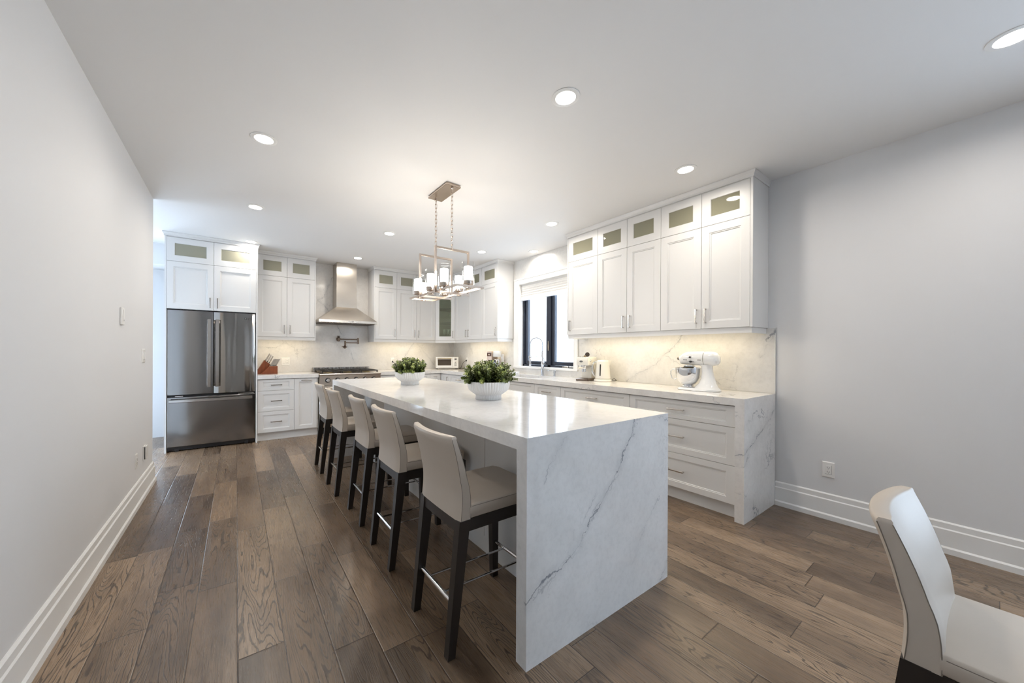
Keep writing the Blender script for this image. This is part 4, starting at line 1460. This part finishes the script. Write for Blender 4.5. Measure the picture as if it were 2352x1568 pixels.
# ---------------------------------------------------------------- faucet and dispenser
fc = thing('kitchen_faucet', 'tall steel spring faucet standing between sink and window', 'faucet', (3.585, 3.745, ZC), 0, world=True)
fx_, fy_ = 3.575, 3.740
w = MB().lathe([(0.027, ZC), (0.027, ZC + 0.006), (0.0215, ZC + 0.010), (0.0215, 1.115), (0.018, 1.120), (0.014, 1.125), (0.014, 1.265), (0.0125, 1.268)], (fx_, fy_, 0), 24)
w.build('column', 'faucet', fc, 40)
w = MB().tube([(fx_ - 0.005, fy_ - 0.015, 1.085), (fx_ - 0.012, fy_ - 0.062, 1.085)], 0.017, 14).tube([(fx_ - 0.012, fy_ - 0.055, 1.095), (fx_ - 0.016, fy_ - 0.052, 1.13), (fx_ - 0.02, fy_ - 0.035, 1.18)], 0.006, 10)
w.build('lever', 'faucet', fc, 40)
R_ = 0.088
arc = [Vector((fx_, fy_, 1.262)), Vector((fx_, fy_, 1.30))]
dx_, dy_ = -0.80, 0.60
for i in range(0, 25):
    a_ = PI * i / 24
    u = R_ * (1 - math.cos(a_))
    arc.append(Vector((fx_ + dx_ * u, fy_ + dy_ * u, 1.362 + R_ * 1.05 * math.sin(a_))))
ex, ey = fx_ + dx_ * 2 * R_, fy_ + dy_ * 2 * R_
arc += [Vector((ex, ey, 1.31)), Vector((ex, ey, 1.262)), Vector((ex, ey, 1.205))]
# resample and wind a coil round the hose
def resample(P, n):
    d_ = [0.0]
    for a_, b_ in zip(P, P[1:]):
        d_.append(d_[-1] + (b_ - a_).length)
    out = []
    for i in range(n):
        t_ = d_[-1] * i / (n - 1)
        for k_ in range(len(P) - 1):
            if t_ <= d_[k_ + 1] + 1e-9:
                q = (t_ - d_[k_]) / max(1e-9, d_[k_ + 1] - d_[k_])
                out.append(P[k_].lerp(P[k_ + 1], q))
                break
    return out
turns, per = 74, 10
cl = resample(arc, turns * per)
sdv = Vector((dx_, dy_, 0)).cross(Vector((0, 0, 1))).normalized()
coil = []
for i, p in enumerate(cl):
    tg = (cl[min(i + 1, len(cl) - 1)] - cl[max(i - 1, 0)]).normalized()
    nn = sdv.cross(tg).normalized()
    a_ = 2 * PI * i / per
    coil.append(tuple(p + (sdv * math.cos(a_) + nn * math.sin(a_)) * 0.0085))
MB().tube(coil, 0.0022, 5).tube([tuple(p) for p in resample(arc, 60)], 0.0062, 8).build('spring_hose', 'faucet', fc, 60)
w = MB().lathe([(0.009, 1.215), (0.013, 1.205), (0.0115, 1.190), (0.0125, 1.170), (0.018, 1.150), (0.0185, 1.085), (0.014, 1.075), (0.019, 1.058), (0.020, 1.048), (0.017, 1.046)], (ex, ey, 0), 20)
w.build('spray_head', 'faucet', fc, 40)
MB().tube([(fx_, fy_, 1.192), (ex, ey, 1.180)], 0.0045, 8).lathe([(0.020, 1.170), (0.022, 1.174), (0.022, 1.186), (0.020, 1.190)], (ex, ey, 0), 18).build('holder_arm', 'faucet', fc, 40)
sd_ = thing('soap_dispenser', 'small steel soap dispenser pump beside the faucet', 'dispenser', (3.575, 3.50, ZC), 0, world=True)
MB().lathe([(0.020, ZC), (0.020, ZC + 0.008), (0.015, ZC + 0.012), (0.015, ZC + 0.050), (0.019, ZC + 0.052), (0.019, ZC + 0.078), (0.016, ZC + 0.080)], (3.575, 3.50, 0), 20).build('base', 'faucet', sd_, 40)
MB().tube([(3.575, 3.50, ZC + 0.070), (3.53, 3.53, ZC + 0.078), (3.495, 3.553, ZC + 0.076), (3.487, 3.558, ZC + 0.070)], 0.0052, 8).build('spout', 'faucet', sd_, 40)
w = MB().rings([[(sx * hx_, sy * hy_, z_) for sx, sy in ((-1, -1), (1, -1), (1, 1), (-1, 1))] for hx_, hy_, z_ in ((0.055, 0.10, 0), (0.065, 0.115, 0.018), (0.068, 0.118, 0.034), (0.062, 0.112, 0.034), (0.055, 0.10, 0.008))])
single(w, 'drying_tray', 'ceramic', 'low white tray on the worktop between sink and larger plant', 'tray', (3.47, 4.32, ZC))

# ---------------------------------------------------------------- espresso machine
em = thing('espresso_machine', 'slim cream espresso machine with a dark base beside the window', 'coffee machine', (3.43, 2.835, ZC), R90 + 0.30)
def rrect(hx, y0, y1, z, r=0.012):
    pts = []
    for cx_, cy2, a0 in ((hx - r, y0 + r, -PI / 2), (hx - r, y1 - r, 0), (-hx + r, y1 - r, PI / 2), (-hx + r, y0 + r, PI)):
        for q in range(4):
            a_ = a0 + q * PI / 6
            pts.append((cx_ + r * math.cos(a_), cy2 + r * math.sin(a_), z))
    return pts
MB().rings([rrect(0.076, -0.125, 0.15, 0.0), rrect(0.080, -0.130, 0.155, 0.006), rrect(0.078, -0.128, 0.152, 0.020), rrect(0.066, -0.112, 0.15, 0.030)]).build('drip_tray', 'bronze', em, 40)
MB().rings([rrect(0.064, 0.00, 0.145, 0.028), rrect(0.064, 0.0, 0.145, 0.185)]).build('column', 'cream', em, 40)
w = MB().rings([rrect(0.070, -0.120, 0.145, 0.183), rrect(0.072, -0.124, 0.148, 0.190), rrect(0.072, -0.124, 0.148, 0.272), rrect(0.068, -0.118, 0.145, 0.280)])
hd_ = w.build('head', 'cream', em, 40)
MB().lathe([(0.022, -0.1235), (0.022, -0.1262)], (-0.012, 0, 0.228), 24, 'Y', squash=(1, 0.5)).build('emblem', 'display', hd_)
MB().lathe([(0.014, 0.068), (0.014, 0.076), (0.010, 0.080)], (0, -0.055, 0.235), 16, 'X').build('knob', 'chrome', hd_, 40)
for i in range(3):
    MB().box(-0.045 + i * 0.03, -0.027 + i * 0.03, -0.10, -0.085, 0.2795, 0.284, 0.001).build('button', 'slot', hd_)
MB().rings([rrect(0.052, 0.146, 0.182, 0.004), rrect(0.052, 0.146, 0.182, 0.262)]).build('water_tank', 'smoke', em, 40)
w = MB().lathe([(0.034, 0.160), (0.036, 0.166), (0.036, 0.183), (0.033, 0.185)], (0, -0.065, 0), 22).lathe([(0.030, 0.140), (0.033, 0.146), (0.033, 0.162)], (0, -0.065, 0), 20)
w.tube([(-0.012, -0.065, 0.142), (-0.014, -0.067, 0.122), (-0.014, -0.067, 0.105)], 0.010, 10).tube([(0.012, -0.065, 0.142), (0.014, -0.067, 0.122), (0.014, -0.067, 0.105)], 0.010, 10)
pfh = w.build('portafilter', 'chrome', em, 40)
MB().tube([(0.0, -0.10, 0.155), (-0.01, -0.16, 0.152), (-0.012, -0.215, 0.148)], 0.011, 10, radii=[0.008, 0.011, 0.013]).build('handle', 'cream', pfh, 40)
w = MB().lathe([(0.012, 0.060), (0.013, 0.074), (0.009, 0.090)], (0, -0.005, 0.178), 12, 'X').tube([(0.082, -0.005, 0.178), (0.092, -0.008, 0.160), (0.094, 0.014, 0.105)], 0.006, 8).lathe([(0.010, 0.055), (0.010, 0.105)], (0.094, 0.016, 0.0), 10)
w.build('steam_wand', 'pull', em, 40)
tp = thing('coffee_tamper', 'dark two-ended coffee tamper lying on top of the espresso machine', 'tamper', (3.42, 2.83, ZC + 0.281), 0.9)
MB().tube([(-0.055, 0, 0.026), (0.055, 0, 0.014)], 0.0045, 8).build('rod', 'bronze', tp, 40)
MB().lathe([(0.0255, -0.012), (0.027, -0.006), (0.027, 0.006), (0.0255, 0.012)], (-0.062, 0, 0.0275), 20, 'X').build('disc', 'bronze', tp, 40)
MB().lathe([(0.018, 0.0), (0.018, 0.008), (0.008, 0.020)], (0.062, 0, 0.0), 18).build('scoop', 'gold', tp, 40)

# kettle
kt = thing('electric_kettle', 'cream electric kettle on its round base beside the espresso machine', 'kettle', (3.47, 2.628, ZC), math.radians(-52))
MB().lathe([(0.094, 0.0), (0.100, 0.006), (0.100, 0.012), (0.095, 0.024), (0.088, 0.028)], (0, 0, 0), 36).build('base', 'cream', kt, 40)
MB().lathe([(0.092, 0.0005), (0.092, 0.004)], (0, 0, -0.0004), 36).build('foot_ring', 'black', kt, 40)
kb = MB().lathe([(0.084, 0.030), (0.087, 0.036), (0.086, 0.045), (0.077, 0.14), (0.069, 0.225), (0.066, 0.236), (0.060, 0.242), (0.030, 0.247), (0.004, 0.248)], (0, 0, 0), 40).build('body', 'cream', kt, 40)
w = MB().rings([[(0.060, -0.022, 0.236), (0.098, 0.0, 0.238), (0.060, 0.022, 0.236)], [(0.068, -0.020, 0.215), (0.090, 0.0, 0.220), (0.068, 0.020, 0.215)], [(0.072, -0.004, 0.182), (0.077, 0.0, 0.184), (0.072, 0.004, 0.182)]])
w.build('spout', 'cream', kb, 40)
MB().tube([(-0.064, 0, 0.225), (-0.100, 0, 0.218), (-0.118, 0, 0.180), (-0.118, 0, 0.115), (-0.104, 0, 0.070), (-0.088, 0, 0.058)], 0.009, 10).build('handle', 'chrome', kb, 50)
aw = math.radians(-112)
w = MB()
for z_ in [0.075 + i * 0.0165 for i in range(8)]:
    rr_ = 0.0815 - (z_ - 0.075) * 0.088 + 0.0025
    w.lathe([(0.0075, -0.004), (0.0075, 0.004)], (rr_ * math.cos(aw), rr_ * math.sin(aw), z_), 8)
w.tube([((0.0815 + 0.0012) * math.cos(aw), (0.0815 + 0.0012) * math.sin(aw), 0.068), ((0.0705 + 0.0012) * math.cos(aw), (0.0705 + 0.0012) * math.sin(aw), 0.198)], 0.0062, 8)
w.build('water_gauge', 'slot', kb, 40)
w = MB().tube([(0.085, -0.01, 0.008), (0.135, -0.015, 0.010), (0.150, 0.01, 0.014), (0.130, 0.05, 0.03), (0.11, 0.085, 0.02), (0.10, 0.11, 0.006)], 0.0032, 6)
w.build('cord', 'black', kt, 50)

# ---------------------------------------------------------------- stand mixer (nose towards +x locally)
mx = thing('stand_mixer', 'glossy white stand mixer with a steel bowl on the worktop', 'mixer', (3.385, 1.545, ZC), PI / 2 + 0.03)
def ell(x, ry_, rz2, zc, n_=24, p=2.4):
    o_ = []
    for i in range(n_):
        a_ = 2 * PI * i / n_
        c_, s_ = math.cos(a_), math.sin(a_)
        o_.append((x, ry_ * math.copysign(abs(c_) ** (2 / p), c_), zc + rz2 * math.copysign(abs(s_) ** (2 / p), s_)))
    return o_
def oval(z, xa, xb, ry_, n_=28, p=2.3):
    o_ = []
    for i in range(n_):
        a_ = 2 * PI * i / n_
        c_, s_ = math.cos(a_), math.sin(a_)
        o_.append(((xa + xb) / 2 + (xb - xa) / 2 * math.copysign(abs(c_) ** (2 / p), c_), ry_ * math.copysign(abs(s_) ** (2 / p), s_), z))
    return o_
w = MB().rings([oval(0.0, -0.180, 0.165, 0.100), oval(0.004, -0.186, 0.170, 0.105), oval(0.014, -0.184, 0.168, 0.103), oval(0.022, -0.170, 0.155, 0.092)])
w.build('base', 'white_enamel', mx, 50)
w = MB().rings([oval(0.016, -0.180, 0.022, 0.092), oval(0.035, -0.165, 0.014, 0.078), oval(0.065, -0.150, -0.014, 0.062), oval(0.11, -0.136, -0.034, 0.052), oval(0.17, -0.122, -0.040, 0.048), oval(0.215, -0.118, -0.036, 0.052), oval(0.232, -0.125, -0.010, 0.056)])
w.build('pedestal', 'white_enamel', mx, 60)
sec = [(-0.176, 0.012, 0.014, 0.275), (-0.172, 0.035, 0.036, 0.276), (-0.158, 0.054, 0.053, 0.280), (-0.130, 0.065, 0.062, 0.284), (-0.09, 0.069, 0.064, 0.285), (0.0, 0.068, 0.063, 0.286), (0.07, 0.064, 0.060, 0.286), (0.105, 0.058, 0.055, 0.283), (0.130, 0.047, 0.046, 0.276), (0.142, 0.036, 0.038, 0.270), (0.146, 0.028, 0.030, 0.266)]
w = MB().rings([ell(*q) for q in sec])
hdm = w.build('head', 'white_enamel', mx, 60)
MB().rings([ell(-0.070, 0.0700, 0.0655, 0.285), ell(-0.066, 0.0703, 0.0658, 0.285)], cap0=False, cap1=False).build('seam_band', 'pull', hdm, 60)
w = MB()
for sy in (-1, 1):
    w.rings([[(xx, sy * (ry2 + 0.0022), z2) for xx, ry2 in ((-0.06, 0.0665), (0.0, 0.0662), (0.07, 0.0622), (0.105, 0.0565))] + [(xx, sy * (ry2 - 0.004), z2) for xx, ry2 in ((0.105, 0.0565), (0.07, 0.0622), (0.0, 0.0662), (-0.06, 0.0665))] for z2 in (0.262, 0.280)])
w.build('trim_band', 'plate', hdm)
w = MB()
for i in range(6):
    w.box(0.066 + i * 0.006, 0.070 + i * 0.006, 0.0625 - i * 0.001, 0.0652 - i * 0.001, 0.267, 0.276)
for i in range(5):
    w.box(-0.054 + i * 0.006, -0.050 + i * 0.006, 0.0665, 0.0692, 0.268, 0.275)
w.build('lettering', 'display', hdm)
MB().lathe([(0.020, 0.142), (0.020, 0.158), (0.014, 0.160)], (0, 0, 0.281), 18, 'X').build('attachment_hub', 'white_enamel', hdm, 40)
MB().lathe([(0.012, 0.158), (0.016, 0.168), (0.012, 0.176)], (0, 0, 0.281), 12, 'X').build('knob', 'bronze', hdm, 40)
MB().lathe([(0.0075, 0.066), (0.0075, 0.080)], (0.036, 0, 0.296), 12, 'Y').build('knob', 'slot', hdm, 40)
w = MB().lathe([(0.009, 0.066), (0.009, 0.082)], (0.030, 0, 0.257), 12, 'Y').box(0.006, 0.052, 0.066, 0.072, 0.2565, 0.2595)
w.build('speed_lever', 'slot', hdm, 40)
MB().lathe([(0.046, 0.222), (0.048, 0.208), (0.046, 0.204)], (0.072, 0, 0), 28).build('planetary_ring', 'chrome', hdm, 40)
MB().lathe([(0.036, 0.205), (0.034, 0.188), (0.010, 0.186), (0.010, 0.16)], (0.072, 0, 0), 24).build('beater_shaft', 'gold', hdm, 40)
bo = thing('mixing_bowl', 'polished steel mixing bowl standing under the white mixer head', 'bowl', (3.385 - 0.072 * math.sin(0.03), 1.545 + 0.082, ZC + 0.024), PI / 2 + 0.03)
MB().lathe([(0.050, 0.0), (0.052, 0.004), (0.048, 0.014), (0.042, 0.020), (0.060, 0.028), (0.085, 0.056), (0.100, 0.095), (0.105, 0.140), (0.106, 0.170), (0.110, 0.173), (0.110, 0.176), (0.104, 0.176), (0.098, 0.10), (0.06, 0.034), (0.002, 0.030)], (0, 0, 0), 48, cap1=False).build('bowl', 'chrome', bo, 40)
MB().tube([(0.100, 0.02, 0.150), (0.125, 0.02, 0.160), (0.146, 0.02, 0.140), (0.148, 0.02, 0.110), (0.136, 0.02, 0.075), (0.115, 0.02, 0.062), (0.088, 0.02, 0.070)], 0.0045, 8).build('handle', 'chrome', bo, 50)

# ---------------------------------------------------------------- toaster oven and cord
to_ = thing('toaster_oven', 'white countertop oven with a brown glass door in the corner under the glass cabinet', 'toaster oven', (3.345, 6.165, ZC), -0.40)
MB().box(-0.215, 0.215, -0.105, 0.105, 0.016, 0.232, 0.006).build('body', 'white_enamel', to_)
dv = MB().panel(-0.205, 0.095, 0.036, 0.222, -0.120, th=0.014, rx=0.022, rz=0.034, pane=True).build('door', 'white_enamel', to_)
MB().box(-0.186, 0.076, -0.114, -0.110, 0.068, 0.190).build('window', 'oven_glass', dv)
MB().tube([(-0.185, -0.145, 0.205), (0.075, -0.145, 0.205)], 0.006, 8).box(-0.185, -0.175, -0.145, -0.118, 0.200, 0.210).box(0.065, 0.075, -0.145, -0.118, 0.200, 0.210).build('handle', 'gold', dv, 40)
cpn = MB().box(0.100, 0.212, -0.116, -0.105, 0.030, 0.226, 0.002).build('control_panel', 'white_enamel', to_)
MB().box(0.136, 0.178, -0.1180, -0.1155, 0.172, 0.206).build('display', 'display', cpn)
MB().lathe([(0.015, -0.1155), (0.015, -0.126), (0.012, -0.128)], (0.157, 0, 0.140), 18, 'Y').build('knob', 'pull', cpn, 40)
for i in range(4):
    for j in range(3):
        MB().box(0.136 + j * 0.016, 0.146 + j * 0.016, -0.1175, -0.1155, 0.060 + i * 0.016, 0.069 + i * 0.016).build('button', 'display', cpn)
for sx in (-1, 1):
    for sy in (-1, 1):
        MB().lathe([(0.013, 0.0), (0.014, 0.017)], (sx * 0.19, sy * 0.08, 0), 10).build('foot', 'black', to_)
cd = thing('power_cord', 'black power cord curving from the toaster oven up to the wall outlet', 'cord', (3.60, 5.92, ZC), 0, world=True)
MB().tube([(3.53, 6.02, ZC + 0.012), (3.55, 5.97, ZC + 0.02), (3.555, 5.95, ZC + 0.07), (3.58, 5.93, ZC + 0.13), (3.62, 5.905, ZC + 0.162), (XS - 0.012, 5.90, ZC + 0.165)], 0.0042, 8).tube(
    [(3.54, 6.0, ZC + 0.005), (3.53, 5.86, ZC + 0.005), (3.49, 5.72, ZC + 0.005), (3.52, 5.60, ZC + 0.005), (3.56, 5.5, ZC + 0.005)], 0.0042, 8).build('cable', 'black', cd, 60)
MB().box(XS - 0.030, XS - 0.0088, 5.888, 5.912, ZC + 0.150, ZC + 0.176, 0.004).build('plug', 'black', cd)
cd = thing('power_cord', 'short black cord plugged into the outlet behind the plant at the range end', 'cord', (2.36, 6.41, ZC), 0, world=True)
MB().tube([(2.350, YS - 0.020, 1.060), (2.362, YS - 0.045, 1.050), (2.385, YS - 0.055, 1.01), (2.39, YS - 0.05, 0.95), (2.41, YS - 0.06, ZC + 0.006), (2.55, YS - 0.09, ZC + 0.006)], 0.004, 8).build('cable', 'black', cd, 60)
MB().box(2.338, 2.362, YS - 0.030, YS - 0.0088, 1.048, 1.072, 0.004).build('plug', 'black', cd)

# ---------------------------------------------------------------- drip coffee maker, canister
cm = thing('coffee_maker', 'white drip coffee maker with a brown display beside the window casing', 'coffee maker', (3.46, 4.775, ZC), R90 + 0.35)
MB().box(-0.10, 0.13, -0.10, 0.13, 0.0, 0.035, 0.006).build('base', 'white_enamel', cm)
MB().box(-0.10, -0.002, -0.05, 0.13, 0.036, 0.345, 0.005).build('water_column', 'rose', cm)
MB().box(-0.093, -0.008, -0.053, -0.0495, 0.262, 0.318).build('display', 'brown', cm)
MB().lathe([(0.006, -0.0525), (0.006, -0.0560)], (-0.052, 0, 0.290), 10, 'Y').build('indicator', 'indicator', cm)
MB().lathe([(0.066, 0.255), (0.070, 0.260), (0.070, 0.342), (0.064, 0.350)], (0.066, 0.010, 0), 32).build('brew_head', 'white_enamel', cm, 40)
MB().lathe([(0.055, 0.036), (0.062, 0.045), (0.066, 0.10), (0.060, 0.19), (0.055, 0.215), (0.050, 0.22)], (0.066, 0.005, 0), 28).build('carafe', 'pull', cm, 40)
MB().tube([(0.066, -0.055, 0.20), (0.066, -0.10, 0.19), (0.066, -0.10, 0.09), (0.066, -0.062, 0.075)], 0.008, 8).build('handle', 'white_enamel', cm, 40)
MB().box(0.100, 0.128, 0.075, 0.128, 0.036, 0.30, 0.004).build('rear_post', 'white_enamel', cm)
jr = thing('glass_canister', 'grey smoked glass canister in front of the drip coffee maker', 'jar', (3.275, 4.535, ZC))
MB().lathe([(0.052, 0.0), (0.056, 0.004), (0.057, 0.150), (0.050, 0.175), (0.046, 0.180)], (0, 0, 0), 28).build('jar', 'smoke', jr, 40)
MB().lathe([(0.050, 0.180), (0.050, 0.204), (0.047, 0.207)], (0, 0, 0), 28).build('lid', 'black', jr, 40)

# ---------------------------------------------------------------- knife block and knives
ky = 6.20
kb_ = thing('knife_block', 'red cherry wood knife block with slanted slots beside the refrigerator', 'knife block', (0.375, ky, ZC), 0, world=True)
kz = ZC
# tall tilted rear block and a low front block
sl = 0.56
w = MB().prism([(0.247, kz + 0.001), (0.330, kz + 0.001), (0.408, kz + 0.135), (0.335, kz + 0.200), (0.247, kz + 0.045)], 'Y', ky - 0.03, ky + 0.12)
w.build('rear_block', 'cherry', kb_)
w = MB().prism([(0.285, kz + 0.0012), (0.494, kz + 0.0012), (0.494, kz + 0.112), (0.390, kz + 0.112)], 'Y', ky - 0.115, ky - 0.031)
w.build('front_block', 'cherry', kb_)
ksl = MB()
kd = Vector((0.46, 0, 0.888))
n0 = None
def knife_at(p, L, wd, label, grp='steel-handled knives in the block'):
    global n0
    if n0 is None:
        n0 = thing('kitchen_knife', label, 'knife', p, 0, grp)
        MB().bar((0, 0, 0), tuple(kd * 0.012), 0.016, 0.008).build('bolster', 'slot', n0)
        MB().bar(tuple(kd * 0.012), tuple(kd * 0.105), 0.021, 0.012).build('handle', 'handle_steel', n0)
        MB().bar(tuple(kd * 0.105), tuple(kd * 0.112), 0.024, 0.015).build('pommel', 'handle_steel', n0)
        return n0
    return dup(n0, p, random.uniform(-0.06, 0.06), label)
KL = 'steel-handled steak knife standing in the low front row of the knife block'
for i in range(5):
    knife_at((0.400 + i * 0.0185, ky - 0.092, kz + 0.1155), 0.1, 0.01, KL)
KL2 = 'steel-handled steak knife in the rear row of the low front block'
for i in range(4):
    knife_at((0.408 + i * 0.0205, ky - 0.055, kz + 0.1155), 0.1, 0.01, KL2)
KL3 = 'steel-handled long knife standing in the tall tilted rear of the knife block'
for i in range(3):
    for j in range(3):
        q = 0.12 + 0.30 * j + 0.06 * i
        knife_at((0.335 + q * 0.073 + 0.0025, ky - 0.010 + i * 0.042, kz + 0.200 - q * 0.065 + 0.004), 0.12, 0.012, KL3)

# ---------------------------------------------------------------- stemware in the corner cabinet
wg = None
GL = 'clear wine glass on the lowest shelf of the corner cabinet'
spots = [(3.235, 6.055, ZB + 0.021, GL), (3.29, 6.00, ZB + 0.021, GL), (3.345, 5.945, ZB + 0.021, GL), (3.30, 6.11, ZB + 0.021, GL), (3.37, 6.05, ZB + 0.021, GL),
         (3.33, 6.00, 1.7985, 'clear wine glass in front on the upper shelf of the corner cabinet'), (3.41, 5.93, 1.7985, 'clear wine glass farther along the upper shelf of the corner cabinet')]
for (x, y, z, lb) in spots:
    if wg is None:
        wg = thing('wine_glass', lb, 'glass', (x, y, z), 0, 'wine glasses in the corner cabinet')
        MB().lathe([(0.030, 0.0), (0.030, 0.002), (0.006, 0.006), (0.0035, 0.012), (0.0035, 0.085), (0.012, 0.095)], (0, 0, 0), 20).build('stem', 'stemware', wg, 40)
        MB().lathe([(0.010, 0.094), (0.028, 0.110), (0.034, 0.140), (0.030, 0.195), (0.0285, 0.195), (0.0325, 0.140), (0.0265, 0.112), (0.002, 0.098)], (0, 0, 0), 24, cap1=False).build('bowl', 'stemware', wg, 40)
    else:
        dup(wg, (x, y, z), 0, lb)
